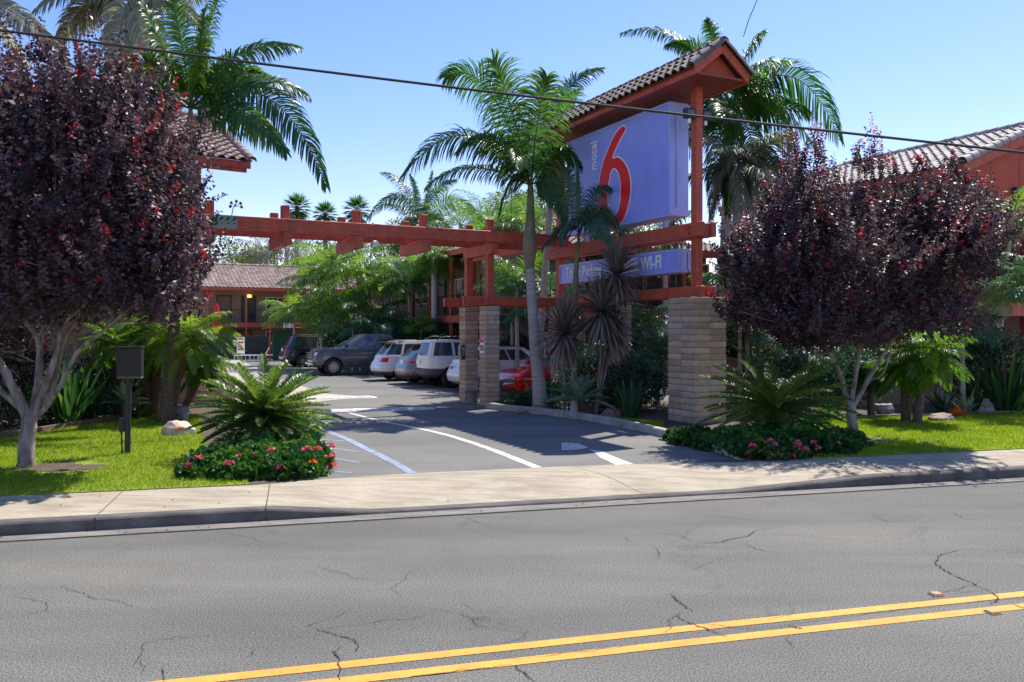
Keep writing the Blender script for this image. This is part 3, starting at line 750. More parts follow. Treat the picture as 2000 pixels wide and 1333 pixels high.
# green box on far gate pillar & notice
c = P1c - E*.28 + A*(-.12)
t = thing('keypad_box', 'dark green box fixed to the side of a stone pillar', 'box', (c.x, c.y, 1.6), math.atan2(E.y, E.x))
mb = MB(); mb.box((0, 0, .05), (.13, .26, .44)); mb.build('housing', simple("dark_green_metal", (.01, .05, .035), rough=.3), t, local=True, bevel=.02)
mb = MB(); mb.box((-.07, 0, .08), (.012, .17, .26)); mb.box((0, -.134, .08), (.08, .01, .26)); mb.build('glass_face', simple("pale_green_glass", (.20, .36, .30), (.03, .09, .07), rough=.1, sc=9), t, local=True)
c = GO - E*.222
t = thing('notice_sign', 'small white notice with red heading on the side of a pillar', 'sign', (c.x, c.y, 1.85), math.atan2(E.y, E.x))
mb = MB(); mb.box((0, 0, 0), (.012, .30, .40)); mb.build('board', M_white, t, local=True)
mb = MB(); mb.box((-.008, 0, .14), (.004, .28, .10)); mb.build('red_heading', M_red, t, local=True)
mb = MB()
for k in range(2): mb.box((-.008, .07-.14*k, -.05), (.004, .10, .17))
mb.build('pictogram', M_blackm, t, local=True)

# ------------------------------------------------------------ the sign frame
t = thing('sign_frame', 'tall red timber frame with a small tiled gable roof over the blue sign', 'sign frame', (SO.x, SO.y, 3.06))
sf = t
for a in (0, 6.4):
    mb = MB(); mb.bar(SF(a, 0, 3.06), SF(a, 0, 8.05), .20, .20, up=E, bev=.012); mb.build('post', M_wood, t)
for z, h in ((4.63, .34), (3.19, .26)):
    for b in (-.17, .17):
        mb = MB(); mb.bar(SF(-.42, b, z), SF(6.9 if z > 4 else 7.6, b, z), .13, h, bev=.012); mb.build('side_beam', M_wood, t)
mb = MB(); mb.bar(SF(-.36, 0, 4.62), SF(-.14, 0, 4.62), .18, .30, bev=.01); mb.build('end_block', M_wood, t)
mb = MB(); mb.bar(SF(3.2, 0, 3.06), SF(3.2, 0, 4.46), .14, .14, up=E, bev=.01); mb.build('post', M_wood, t)
# roof
RA0, RA1, HW, ZE, PT = -.9, 7.4, .76, 8.02, .80
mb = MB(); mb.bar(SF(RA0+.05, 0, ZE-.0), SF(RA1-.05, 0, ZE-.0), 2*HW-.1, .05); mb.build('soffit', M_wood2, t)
for s in (-1, 1):
    mb = MB(); mb.bar(SF(RA0, s*HW, ZE+.04), SF(RA1, s*HW, ZE+.04), .045, .20, bev=.006); mb.build('fascia', M_wood, t)
for a in (RA0, RA1):
    for s in (-1, 1):
        p = SF(a-.02*np.sign(a), s*(HW+.01), ZE+.04); q = SF(a-.02*np.sign(a), 0, ZE+.04+PT*HW)
        mb = MB(); mb.bar(p, q, .05, .20, up=Vector((0, 0, 1)), bev=.006); mb.build('barge_board', M_wood, t)
    mb = MB(); k = .22 if a < 0 else -.22
    aa = a+k; V = [SF(aa, -HW+.05, ZE), SF(aa, HW-.05, ZE), SF(aa, 0, ZE+PT*HW)]; V += [v+A*.03 for v in V]
    mb.add(V, [(0, 1, 2), (5, 4, 3), (0, 3, 4, 1), (1, 4, 5, 2), (2, 5, 3, 0)]); mb.build('gable_panel', M_redwall, t)
for s in (-1, 1):
    tile_roof('roof_tiles', SF(RA0-.03, s*(HW+.10), ZE+.09), A, -E*s, PT, RA1-RA0+.06, HW+.10, M_tileg, t, tw=.27, course=.33, amp=.065, lift=.06)
mb = MB(); ridge(mb, SF(RA0-.07, 0, ZE+.13+PT*HW), SF(RA1+.05, 0, ZE+.13+PT*HW), .13, .40)
for a in (RA0-.05, RA1+.05):
    for s in (-1, 1): ridge(mb, SF(a+.06*(-1 if a > 0 else 1), s*(HW+.12), ZE+.10), SF(a+.06*(-1 if a > 0 else 1), s*.03, ZE+.16+PT*HW), .11, .36)
mb.build('ridge_caps', M_tileg, t, smooth=40)
for a in (0, 3.2, 6.4):
    for z in (4.55, 4.71):
        mb = MB(); mb.lathe([(.022, 0), (.020, .012), (.008, .016)], SF(a, -.236, z), 8, axis=-E); mb.build('bolt', M_boxm, t, smooth=40)
# ------------------------------------------------------------ blue cabinet signs
def cabinet(label, a0, a1, z0, z1, wd, cat='sign'):
    c = SF((a0+a1)/2, 0, z0); t = thing('cabinet_sign', label, cat, c)
    mb = MB(); mb.bar(SF(a0, 0, (z0+z1)/2), SF(a1, 0, (z0+z1)/2), wd, z1-z0, bev=.015); mb.build('cabinet', M_panels, t)
    mb = MB(); mb.bar(SF(a0+.05, -wd/2-.004, (z0+z1)/2), SF(a1-.05, -wd/2-.004, (z0+z1)/2), .012, z1-z0-.10); mb.build('face_panel', M_panel, t)
    mb = MB()
    for x0, x1, zz0, zz1 in ((a0, a1, z1-.05, z1), (a0, a1, z0, z0+.05), (a0, a0+.05, z0+.05, z1-.05), (a1-.05, a1, z0+.05, z1-.05)):
        mb.bar(SF(x0, -wd/2-.012, (zz0+zz1)/2), SF(x1, -wd/2-.012, (zz0+zz1)/2), .03, zz1-zz0)
    mb.build('retainer_frame', M_panels, t)
    return t
big = cabinet('large blue sign with a red numeral outlined in white and sideways lettering', .63, 5.52, 5.05, 7.80, .54)
mb = MB()
for z in (5.25, 6.1, 6.9): mb.bar(SF(.62, -.08, z), SF(.605, -.08, z+.55), .03, .03)
mb.tube([SF(.60, -.1, 5.3), SF(.60, -.1, 7.5)], .018, 6); mb.build('conduit', M_panels, big)
for a in (1.2, 4.9):
    mb = MB(); mb.bar(SF(a, 0, 4.80), SF(a, 0, 5.06), .12, .12, up=E); mb.build('standoff', M_panels, big)
def face_pt(px, py, b):     # point of the sign face seen at a photo pixel (fixes the artwork's place on the panel)
    k = (px-1000)/F; O = SO+E*b
    a = (O.x-k*O.y)/(k*A.y-A.x); p = O+A*a; return a, CH-(py-HZ)*p.y/F
outer = [(1221, 249), (1216, 248), (1210, 253), (1203, 262), (1195, 277), (1187, 296), (1179, 318), (1173, 342), (1170, 366), (1169, 390), (1171, 412), (1176, 428), (1184, 439), (1195, 443), (1206, 441), (1214, 434), (1221, 421), (1227, 402), (1231, 380), (1232, 360), (1229, 340), (1223, 324), (1215, 313), (1206, 308), (1197, 309), (1199, 300), (1206, 284), (1213, 270), (1219, 260), (1222, 253)]
inner = [(1199, 329), (1206, 333), (1211, 345), (1213, 362), (1213, 382), (1211, 402), (1206, 416), (1199, 422), (1192, 418), (1188, 405), (1187, 386), (1188, 366), (1191, 346), (1194, 334)]
def shape(name, loops, b, off, ext, mat, parent):
    cu = bpy.data.curves.new(name, 'CURVE'); cu.dimensions = '2D'; cu.fill_mode = 'BOTH'; cu.extrude = ext; cu.offset = off
    for L in loops:
        sp = cu.splines.new('BEZIER'); sp.bezier_points.add(len(L)-1); sp.use_cyclic_u = True
        for bp, (x, y) in zip(sp.bezier_points, L): bp.co = (x, y, 0); bp.handle_left_type = bp.handle_right_type = 'AUTO'
        sp.resolution_u = 4
    o = bpy.data.objects.new(name, cu); COL.objects.link(o)
    dg = bpy.context.evaluated_depsgraph_get(); me = bpy.data.meshes.new_from_object(o.evaluated_get(dg)); bpy.data.objects.remove(o)
    # curve plane: x = -a, y = z ; facing -E
    me.transform(frameM(SF(0, b, 0), -A, Zv)); me.materials.clear(); return finish(name, me, mat, parent)
lo = [[(-a, z) for a, z in (face_pt(px, py, -.28) for px, py in L)] for L in (outer, inner)]
shape('white_outline', lo, -.284, .035, .003, M_white, big)
shape('red_numeral', lo, -.290, 0, .004, M_red, big)
a_, z_ = face_pt(1161, 306, -.28)
text('sideways_lettering', 'motel', .46, frameM(SF(a_+.02, -.287, z_+.02), Zv, A), M_white, big, off=.008, sx=.72, space=1.06)
low = cabinet('long narrow blue sign with white lettering about parking and internet', .36, 6.05, 3.68, 4.24, .42)
text('lettering', 'Truck Parking', .43, frameM(SF(4.72, -.226, 3.965), -A, Zv), M_white, low, off=.010, sx=.80)
text('lettering', 'FREE WI-FI', .46, frameM(SF(1.92, -.226, 3.965), -A, Zv), M_white, low, off=.012, sx=.80)
mb = MB(); mb.bar(SF(.9, -.217, 4.20), SF(5.9, -.217, 4.20), .004, .02); mb.build('seam', M_blackm, low)
mb = MB(); mb.tube([SF(.30, -.05, 4.15), SF(.26, -.06, 4.0), SF(.28, -.06, 3.8), SF(.24, -.02, 3.6)], .012, 6); mb.build('cable', M_blackm, low)
# flood lights on the near post
for b, lb in ((-.24, 'black flood light on the left side of the near sign post'), (.24, 'black flood light on the right side of the near sign post')):
    c = SF(-.02, b, 7.35)
    t = thing('flood_light', lb, 'flood light', c, 0, 'flood lights on the near sign post')
    mb = MB(); mb.bar(c+Vector((0, 0, .12)), c+Vector((0, 0, -.12)), .30, .14, up=A, bev=.02); mb.build('lamp_head', M_blackm, t)
    mb = MB(); mb.bar(c-A*.075+Vector((0, 0, .07)), c-A*.075-Vector((0, 0, .07)), .20, .012, up=A); mb.build('lamp_glass', simple("floodglass", (.12, .13, .15), rough=.1), t)
    mb = MB(); mb.tube([c, c+E*(-b*.55)], .025, 6); mb.build('bracket', M_blackm, t)
    mb = MB(); mb.tube([c+Vector((0, 0, -.1)), c+Vector((0, 0, -.22))], .04, 8); mb.build('light_sensor', M_white, t)
# ------------------------------------------------------------ overhead cable, guy wire
pa = P(-60, 52, 7.25); pb = P(2080, 307, 7.0)
pts = []
for i in range(41):
    f = i/40; p = pa.lerp(pb, f); p.z -= .03*math.sin(math.pi*f); pts.append(p)
mb = MB(); mb.tube(pts, .0115, 6)
tag(mb.build('overhead_cable', M_rubber), 'thick dark utility cable crossing the whole picture against the sky', 'cable')
mb = MB(); mb.tube([P(1484, -12, 23), P(1462, 40, 23), P(1452, 72, 23)], .012, 5)
tag(mb.build('guy_wire', M_rubber), 'thin dark wire rising from behind the tiled sign roof', 'wire')
pts = [P(997, 320, 30), P(998, 380, 30), P(999, 460, 30)]
mb = MB(); mb.tube(pts, .016, 5); tag(mb.build('antenna_mast', M_blackm), 'thin dark mast standing among palms left of the leaning palm', 'mast')

# ------------------------------------------------------------ buildings
def wallbox(name, mat, parent, x0, x1, y0, y1, z0, z1, holes=(), M=None):
    mb = MB(); mb.box(((x0+x1)/2, (y0+y1)/2, (z0+z1)/2), (x1-x0, y1-y0, z1-z0)); return mb.build(name, mat, parent, local=True)
def window(parent, x, y, z, wd, h, frame=None, curtain=True):
    """window in a facade at local y, looking to -y"""
    mb = MB(); f = .06
    for cx, cz, a, b in ((0, h/2, wd, f), (0, -h/2, wd, f), (-wd/2, 0, f, h+f), (wd/2, 0, f, h+f), (0, 0, f*.7, h-f)):
        mb.box((x+cx, y-.04, z+cz), (a, .08, b))
    o = mb.build('window', frame or M_white, parent, local=True)
    mb = MB(); mb.box((x, y-.015, z), (wd-f, .024, h-f)); g = mb.build('pane', M_wglass, o, local=True)
    return o
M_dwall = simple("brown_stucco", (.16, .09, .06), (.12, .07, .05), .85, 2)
M_doorb = simple("brown_door", (.22, .13, .07), (.19, .11, .06), .5, 2)
M_curt = simple("curtain", (.25, .28, .24), (.15, .18, .16), .9, 12, scale=(8, 8, .3))
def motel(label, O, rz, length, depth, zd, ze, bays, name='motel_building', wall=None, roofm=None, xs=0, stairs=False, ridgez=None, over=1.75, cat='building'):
    """x along the facade, outward = -y"""
    t = thing(name, label, cat, (O[0], O[1], LOT), rz); wall = wall or M_blockw; roofm = roofm or M_tiler
    Mx = WM[t.name]
    def LM(mb, nm, mat, par=t, **k): return mb.build(nm, mat, par, local=True, **k)
    # block wall with courses
    mb = MB(); mb.box((xs+length/2, depth/2, (ze-LOT)/2), (length, depth, ze-LOT)); LM(mb, 'wall', wall)
    mb = MB()
    k = 0; z = .2
    while z < ze-LOT-.1: mb.box((xs+length/2, -.002, z), (length, .008, .02)); z += .2
    LM(mb, 'mortar_joints', M_mortar)
    mb = MB(); mb.box((xs+length/2, -.8, zd-LOT-.13), (length, 1.5, .22)); LM(mb, 'walkway_deck', M_pale)
    mb = MB(); mb.box((xs+length/2, -1.58, zd-LOT-.12), (length, .06, .34)); LM(mb, 'fascia', M_wood)
    mb = MB(); mb.box((xs+length/2, -over+.03, ze-LOT-.02), (length+.6, .06, .24)); LM(mb, 'fascia', M_wood)
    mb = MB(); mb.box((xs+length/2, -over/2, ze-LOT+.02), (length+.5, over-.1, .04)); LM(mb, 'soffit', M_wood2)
    x = xs+.3
    while x < xs+length:
        mb = MB(); mb.box((x, -1.50, (ze-LOT)/2-.07), (.14, .14, ze-LOT-.1)); LM(mb, 'post', M_wood); x += 2.75
    mb = MB(); zz = zd-LOT
    mb.box((xs+length/2, -1.52, zz+1.05), (length, .04, .04)); mb.box((xs+length/2, -1.52, zz+.12), (length, .03, .03))
    x = xs
    while x < xs+length: mb.box((x, -1.52, zz+.58), (.016, .016, .92)); x += .13
    LM(mb, 'railing', M_blackm)
    for kind, x, fl in bays:
        zb = (zd-LOT+.0) if fl else 0
        if kind == 'd' or kind == 'o':
            mb = MB(); mb.box((x, -.02, zb+1.03), (.92, .05, 2.06)); o = LM(mb, 'door', M_doorb if kind == 'd' else M_wglass)
            mb = MB()
            for dx in (-.5, .5): mb.box((x+dx, -.03, zb+1.05), (.08, .09, 2.14))
            mb.box((x, -.03, zb+2.11), (1.08, .09, .08)); mb.build('door_frame', M_blackm, o, local=True)
            mb = MB(); mb.box((x+.36, -.07, zb+1.0), (.05, .06, .12)); mb.build('handle', M_chrome, o, local=True)
        elif kind == 'w': window(t, x, -.005, zb+1.45, 1.75, 1.15)
        elif kind == 's': window(t, x, -.005, zb+1.45, 1.1, 1.15)
    run = over+depth/2; rz_ = ridgez or (ze+.08+run*.36); pit = (rz_-ze-.08)/run
    Rm = Mx.to_3x3(); X = Rm @ Vector((1, 0, 0)); Y = Rm @ Vector((0, 1, 0))
    for s in (1, -1):
        Oe = Mx @ Vector((xs-.3, -over if s == 1 else depth+over, ze-LOT+.08))
        tile_roof('roof', Oe, X, Y*s, pit, length+.6, run, roofm, t)
    mb = MB(); a = Mx @ Vector((xs-.3, depth/2, rz_-LOT+.03)); b = Mx @ Vector((xs+length+.3, depth/2, rz_-LOT+.03)); ridge(mb, a, b)
    mb.build('ridge_caps', roofm, t, smooth=40)
    for xx in (xs-.02, xs+length+.02):
        mb = MB(); V = [(xx, -over+.3, ze-LOT), (xx, depth+over-.3, ze-LOT), (xx, depth/2, rz_-LOT-.08)]; V += [(xx+.03, *v[1:]) for v in V]
        mb.add(V, [(0, 2, 1), (3, 4, 5), (0, 1, 4, 3), (1, 2, 5, 4), (2, 0, 3, 5)]); LM(mb, 'gable_wall', M_redwall)
    return t
EA = math.atan2(E.y, E.x)
F0 = Vector((-19.4, 62, 0)) + A*1.5
motel('far two storey block building with tiled roof and railed walkway behind the pool fence', F0 - E*12, EA, 26, 8, 2.8, 5.4,
      [('d', 12-1.9-.2, 1), ('o', 12-.3, 1), ('w', 12+1.9, 1), ('d', 12-2.2, 0), ('d', 12-.6, 0), ('w', 12+1.9, 0), ('w', 7, 1), ('w', 7, 0), ('d', 4.5, 1), ('w', 12+4.6, 1)], over=1.75)
mid0 = Vector((-6.6, 47, 0)) + E*1.75 + A*12
motel('two storey building with red posts and walkway behind the row of parked cars', mid0, EA-math.pi/2, 24, 8, 2.95, 6.05,
      [('w', 3+2.9*i, f) if i % 2 else ('d', 3+2.9*i, f) for i in range(8) for f in (0, 1)], over=1.75)
# lamp in far doorway
c = F0 - E*.3 - A*.35
c = Vector((c.x, c.y, 4.9)); t = thing('doorway_lamp', 'glowing yellow lamp above the dark doorway of the far building', 'lamp', c)
ml, nt_, b_ = nmat("lamp_glow"); b_.inputs['Emission Color'].default_value = (1, .62, .15, 1); b_.inputs['Emission Strength'].default_value = .9; b_.inputs['Base Color'].default_value = (.8, .6, .3, 1)
mb = MB(); mb.lathe([(.10, -.12), (.22, -.08), (.20, .08), (.08, .14)], c, 12); mb.build('shade', ml, t, smooth=40)
mb = MB(); mb.tube([c+Vector((0, 0, .17)), c+Vector((0, 0, .35))], .015, 5); mb.build('stem', M_blackm, t)
# office behind the sign: gallery with windows
OF = P(1075, 600, 31.5); OF.z = 0
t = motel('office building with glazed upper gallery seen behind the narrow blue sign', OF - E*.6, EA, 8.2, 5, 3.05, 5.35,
      [('w', 1.2, 1), ('d', 3.0, 1), ('w', 4.9, 1), ('o', 6.3, 1), ('w', 7.4, 1), ('w', 1.2, 0), ('w', 5, 0)], name='office_building', ridgez=6.6, roofm=M_tiler, wall=M_dwall)
for k in range(4):
    mb = MB(); mb.box((1.1+1.95*k, -.06, 3.05-LOT+1.2), (1.5, .05, 1.9)); o = mb.build('picture_window', M_wglass, t, local=True)
    mb = MB()
    for dx in (-.78, .78, 0): mb.box((1.1+1.95*k+dx, -.09, 3.05-LOT+1.2), (.07, .08, 2.0))
    mb.build('window_frame', M_wood, o, local=True)
for x, z in ((3.0, 4.75), (5.6, 4.7)):
    mb = MB()
    for j in range(6): mb.box((x+j*.10, -.10, z-LOT-.2), (.06, .02, .09))
    mb.build('lit_lamp_row', M_lens, t, local=True)
# left building, gable end with open eaves
PH = math.radians(35); LU = Vector((math.cos(PH), math.sin(PH), 0)); LV = Vector((-math.sin(PH), math.cos(PH), 0))
LC = Vector((-7.66, 24.0, 0)); GOV, EOV, LP, HWL = 1.15, .95, .50, 4.2
CW = LC-LU*GOV+LV*EOV
t = thing('motel_building', 'tan block building with clay tile gable roof behind the larger purple tree', 'building', (CW.x, CW.y, LOT), PH)
Mx = WM[t.name]; ze = 7.0+EOV*LP; D_ = 2*(HWL-EOV)
mb = MB(); Hw = ze-LOT-.25; V = [(-18, 0, 0), (0, 0, 0), (0, D_, 0), (-18, D_, 0), (-18, 0, Hw), (0, 0, Hw), (0, D_, Hw), (-18, D_, Hw), (0, D_/2, Hw+D_/2*LP), (-18, D_/2, Hw+D_/2*LP)]
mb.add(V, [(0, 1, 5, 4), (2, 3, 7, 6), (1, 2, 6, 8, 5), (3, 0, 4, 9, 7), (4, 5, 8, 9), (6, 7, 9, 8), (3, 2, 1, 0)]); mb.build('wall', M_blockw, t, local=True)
mb = MB(); z = .2
while z < Hw-.1: mb.box((-9, D_/2, z), (18.012, D_+.012, .014)); z += .2
for k in range(40):
    for j in range(0, 34): mb.box((-.2-.4*k-(j % 2)*.2, -.004, .1+.2*j), (.012, .006, .186))
mb.build('mortar_joints', M_mortar, t, local=True)
for sd in (0, 1):
    y = -EOV if sd == 0 else D_+EOV; k = 1 if sd == 0 else -1
    mb = MB(); mb.box((-8.5+GOV/2, y, 7.0-LOT+.12), (17+GOV, .06, .20)); mb.build('fascia', M_wood, t, local=True)
    mb = MB(); mb.box((-8.5+GOV/2-.05, y+.06*k, 7.0-LOT-.03), (17+GOV-.1, .06, .13)); mb.build('gutter', M_wood, t, local=True)
    pe = Mx @ Vector((GOV-.03, y+.06*k, 7.0-LOT+.12)); pr = Mx @ Vector((GOV-.03, D_/2, 7.0-LOT+.12+HWL*LP)); mb = MB(); mb.bar(pe, pr, .05, .2); mb.build('barge_board', M_wood, t)
    O1 = Mx @ Vector((-17.2, y-.07*k, 7.0-LOT+.235)); tile_roof('roof', O1, LU, LV*k, LP, 17.2+GOV+.06, HWL+.07, M_tiler, t, tw=.30, amp=.062)
mb = MB(); zr = 7.0-LOT+.28+HWL*LP
ridge(mb, Mx @ Vector((GOV+.04, D_/2, zr)), Mx @ Vector((-17.2, D_/2, zr)), .13)
for y in (-EOV-.08, D_+EOV+.08): ridge(mb, Mx @ Vector((GOV+.03, y, 7.0-LOT+.25)), Mx @ Vector((GOV+.03, D_/2, zr)), .12)
mb.build('ridge_caps', M_tiler, t, smooth=40)
# right building, gable to the street
RB = Vector((13.2, 24.0, 0))
t = thing('motel_building', 'red stucco building with tiled gable roof behind the right purple tree', 'building', (RB.x, RB.y, LOT), EA)
Mx = WM[t.name]; Rm = Mx.to_3x3(); X = Rm @ Vector((1, 0, 0)); Y = Rm @ Vector((0, 1, 0)); rw = 4.35; ez = 7.0-LOT; Ln = 10.5; pit = .40
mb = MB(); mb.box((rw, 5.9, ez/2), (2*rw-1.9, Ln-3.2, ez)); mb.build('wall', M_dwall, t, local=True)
mb = MB(); k = .55
V = [(k, .30, 5.95), (2*rw-k, .30, 5.95), (2*rw-k, .30, ez+k*pit-.02), (rw, .30, ez+rw*pit-.1), (k, .30, ez+k*pit-.02)]; V += [(v[0], .42, v[2]) for v in V]
mb.add(V, [(0, 1, 2, 3, 4), (9, 8, 7, 6, 5)] + [(i, i+5, (i+1) % 5+5, (i+1) % 5) for i in range(5)]); mb.build('gable_panel', M_redwall, t, local=True)
mb = MB()
for x in (1.75, 3.2, 4.65, 6.1): mb.box((x, .297, ez-.45+.2*x if x < 4.7 else ez+.3), (.03, .008, 1.3+.4*min(x, 9.5-x)))
mb.build('panel_battens', M_wood2, t, local=True)
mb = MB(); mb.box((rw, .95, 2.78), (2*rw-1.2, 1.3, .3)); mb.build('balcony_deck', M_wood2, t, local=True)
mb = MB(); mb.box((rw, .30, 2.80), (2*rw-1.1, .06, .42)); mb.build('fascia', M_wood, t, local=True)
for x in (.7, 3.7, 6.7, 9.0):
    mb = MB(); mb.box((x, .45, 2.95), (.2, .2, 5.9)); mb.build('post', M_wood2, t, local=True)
window(t, 2.6, 1.49, 4.2, 1.6, 1.2, M_blackm); window(t, 2.6, 1.49, 1.4, 1.6, 1.2, M_blackm); window(t, 6.2, 1.49, 4.2, 1.6, 1.2, M_blackm)
mb = MB(); mb.box((-.02, Ln/2, ez+.06), (.06, Ln, .24)); mb.build('fascia', M_wood, t, local=True)
mb = MB(); mb.box((2*rw+.02, Ln/2, ez+.06), (.06, Ln, .24)); mb.build('fascia', M_wood, t, local=True)
for s in (0, 1):
    p = Mx @ Vector((0 if s == 0 else 2*rw, -.02, ez+.02)); q = Mx @ Vector((rw, -.02, ez+.02+rw*pit)); mb = MB(); mb.bar(p, q, .06, .26); mb.build('barge_board', M_wood, t)
hip = lambda v: (0, Ln-v*.55)
tile_roof('roof', Mx @ Vector((-.08, -.1, ez+.17)), Y, X, pit, Ln+.1, rw+.08, M_tilew, t, hip, amp=.06)
tile_roof('roof', Mx @ Vector((2*rw+.08, -.1, ez+.17)), Y, -X, pit, Ln+.1, rw+.08, M_tilew, t, hip, und=True)
mb = MB(); r0 = Mx @ Vector((rw, -.15, ez+.23+rw*pit)); r1 = Mx @ Vector((rw, Ln-rw*.55, ez+.23+rw*pit)); ridge(mb, r0, r1, .14)
ridge(mb, Mx @ Vector((-.08, Ln, ez+.2)), r1, .13); ridge(mb, Mx @ Vector((2*rw+.08, Ln, ez+.2)), r1, .13)
ridge(mb, Mx @ Vector((-.1, -.06, ez+.21)), Mx @ Vector((rw, -.06, ez+.24+rw*pit)), .15); ridge(mb, Mx @ Vector((2*rw+.1, -.06, ez+.21)), Mx @ Vector((rw, -.06, ez+.24+rw*pit)), .15)
mb.build('ridge_caps', M_tilew, t, smooth=40)
c = Mx @ Vector((2.95, .2, 6.42))
l = thing('wall_lamp', 'square dark wall lamp with pale lens high on the red gable', 'lamp', c, EA)
mb = MB(); mb.box((0, 0, 0), (.36, .16, .32)); mb.build('housing', M_blackm, l, local=True, bevel=.02)
mb = MB(); mb.box((.14, -.12, -.02), (.22, .1, .2)); mb.build('lens', simple("grey_lens", (.45, .55, .55)), l, local=True, bevel=.02)
# garden block wall on the right
w0 = Vector((4.6, 22.0, 0))
t = thing('garden_wall', 'low tan block garden wall with flat cap behind the right hand beds', 'wall', (w0.x, w0.y, LOT), math.atan2(SD.y, SD.x))
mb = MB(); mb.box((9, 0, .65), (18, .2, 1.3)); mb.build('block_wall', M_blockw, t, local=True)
mb = MB()
for k in range(1, 7): mb.box((9, -.101, .19*k), (18, .006, .014))
for k in range(45):
    for j in range(7): mb.box((.4*k+(j % 2)*.2, -.102, .095+.19*j), (.012, .006, .17))
mb.build('mortar_joints', M_mortar, t, local=True)
mb = MB(); mb.box((9, 0, 1.35), (18.1, .3, .09)); mb.build('wall_cap', M_stone, t, local=True)
# short lower wall left of the drive
t = thing('low_wall', 'short low reddish block wall beside the corner of the tan building', 'wall', (CW.x+.05, CW.y-.6, LOT), EA)
mb = MB()
for k in range(4): mb.box((.55, 0, .1+.2*k), (1.1, .2, .185), t=random.random())
mb.build('block_wall', M_block, t, local=True, bevel=.012)
# ------------------------------------------------------------ pool fence, loungers, signs
fa = P(405, 700, 60); fb = P(660, 700, 60); fa.z = fb.z = LOT
t = thing('pool_fence', 'dark mesh pool fence in front of the far building', 'fence', fa)
d = (fb-fa).normalized(); L = (fb-fa).length; mb = MB(); x = 0
while x < L: mb.bar(fa+d*x+Zv*.05, fa+d*x+Zv*1.72, .02, .02, up=d); x += .11
mb.build('pickets', M_blackm, t)
mb = MB()
for z in (.12, 1.7): mb.bar(fa+Zv*z, fb+Zv*z, .05, .05)
mb.build('rails', M_blackm, t)
for k in range(5):
    mb = MB(); p = fa+d*(L*k/4)+Vector((0, -.01, 0)); mb.bar(p, p+Zv*1.8, .08, .08, up=d); mb.build('post', M_blackm, t)
mb = MB(); mb.bar(fa+Zv*.92+Vector((0, .06, 0)), fb+Zv*.92+Vector((0, .06, 0)), .01, 1.55); mb.build('screen_mesh', simple("dark_screen", (.03, .045, .045), rough=.9), t)
for k, (px, lb) in enumerate(((472, 'white slatted lounger leaning by the fence, left of the pair'), (503, 'white slatted pool lounger with raised back, left one by the dark car'), (519, 'white slatted pool lounger with raised back, right one by the dark car'))):
    c = P(px, 694, 58.5); c.z = LOT
    t = thing('pool_lounger', lb, 'lounger', c, .35, 'white pool loungers')
    mb = MB(); mb.box((0, 0, .35), (1.2, .6, .05)); mb.build('seat', M_white, t, local=True)
    if k:
        mb = MB(); mb.bar((.55, 0, .38), (.95, 0, 1.25), .55, .04, up=Vector((0, 1, 0)).cross(Vector((.4, 0, .87)))); mb.build('backrest', M_white, t, local=True)
    for lx in (-.5, -.25, 0, .25, .5):
        mb = MB(); mb.box((lx, -.25, .17), (.05, .05, .34)); mb.build('leg', M_white, t, local=True)
c = P(470, 700, 59); c.z = LOT
t = thing('notice_board', 'tall white pool rules board with red and blue print on the fence', 'sign', c)
mb = MB(); mb.box((0, 0, 1.05), (.55, .04, 1.2)); mb.build('board', M_white, t, local=True)
mb = MB()
for z, wd in ((1.5, .4), (1.25, .44), (.75, .42)): mb.box((0, -.024, z), (wd, .006, .12))
mb.build('red_print', M_red, t, local=True)
mb = MB(); mb.box((-.15, -.024, 1.0), (.12, .006, .3)); mb.build('blue_print', M_panel, t, local=True)
c = P(423, 640, 52); 
t = thing('patio_umbrella', 'closed red patio umbrella left of the far building', 'umbrella', (c.x, c.y, LOT))
mb = MB(); mb.tube([(c.x, c.y, LOT), (c.x, c.y, 4.1)], .03, 6); mb.build('pole', M_blackm, t)
mb = MB(); mb.lathe([(.02, 4.05-LOT), (.14, 3.7-LOT), (.24, 3.0-LOT), (.27, 2.4-LOT), (.12, 2.15-LOT)], (c.x, c.y, LOT), 9, jit=.2); mb.build('canopy', M_red, t, smooth=40)
c = P(572, 636, 57)
t = thing('canopy_sign', 'small red and white sign board on the edge of the far canopy', 'sign', c)
mb = MB(); mb.bar(c-E*.63, c+E*.63, .05, .32); mb.build('board', M_white, t)
mb = MB(); mb.bar(c-E*.02-A*.035, c+E*.58-A*.035, .02, .24); mb.build('red_print', M_red, t)
t = thing('entrance_canopy', 'small red entrance canopy over a green doorway at the far building', 'canopy', (c.x, c.y, LOT))
mb = MB(); mb.bar(c-E*1.6+A*.8+Zv*(-.02), c+E*1.4+A*.8+Zv*(-.02), 1.4, .30); mb.build('canopy_roof', M_wood, t)
for e in (-1.5, 1.3):
    mb = MB(); q = c+E*e+A*.3; mb.bar((q.x, q.y, LOT), (q.x, q.y, c.z-.17), .1, .1, up=E); mb.build('post', M_wood, t)
mb = MB(); q = c-E*.4+A*1.7; mb.bar((q.x, q.y, LOT), (q.x, q.y, 2.3), 1.3, .05, up=A); mb.build('doorway', simple("dark_green_door", (.01, .10, .06)), t)
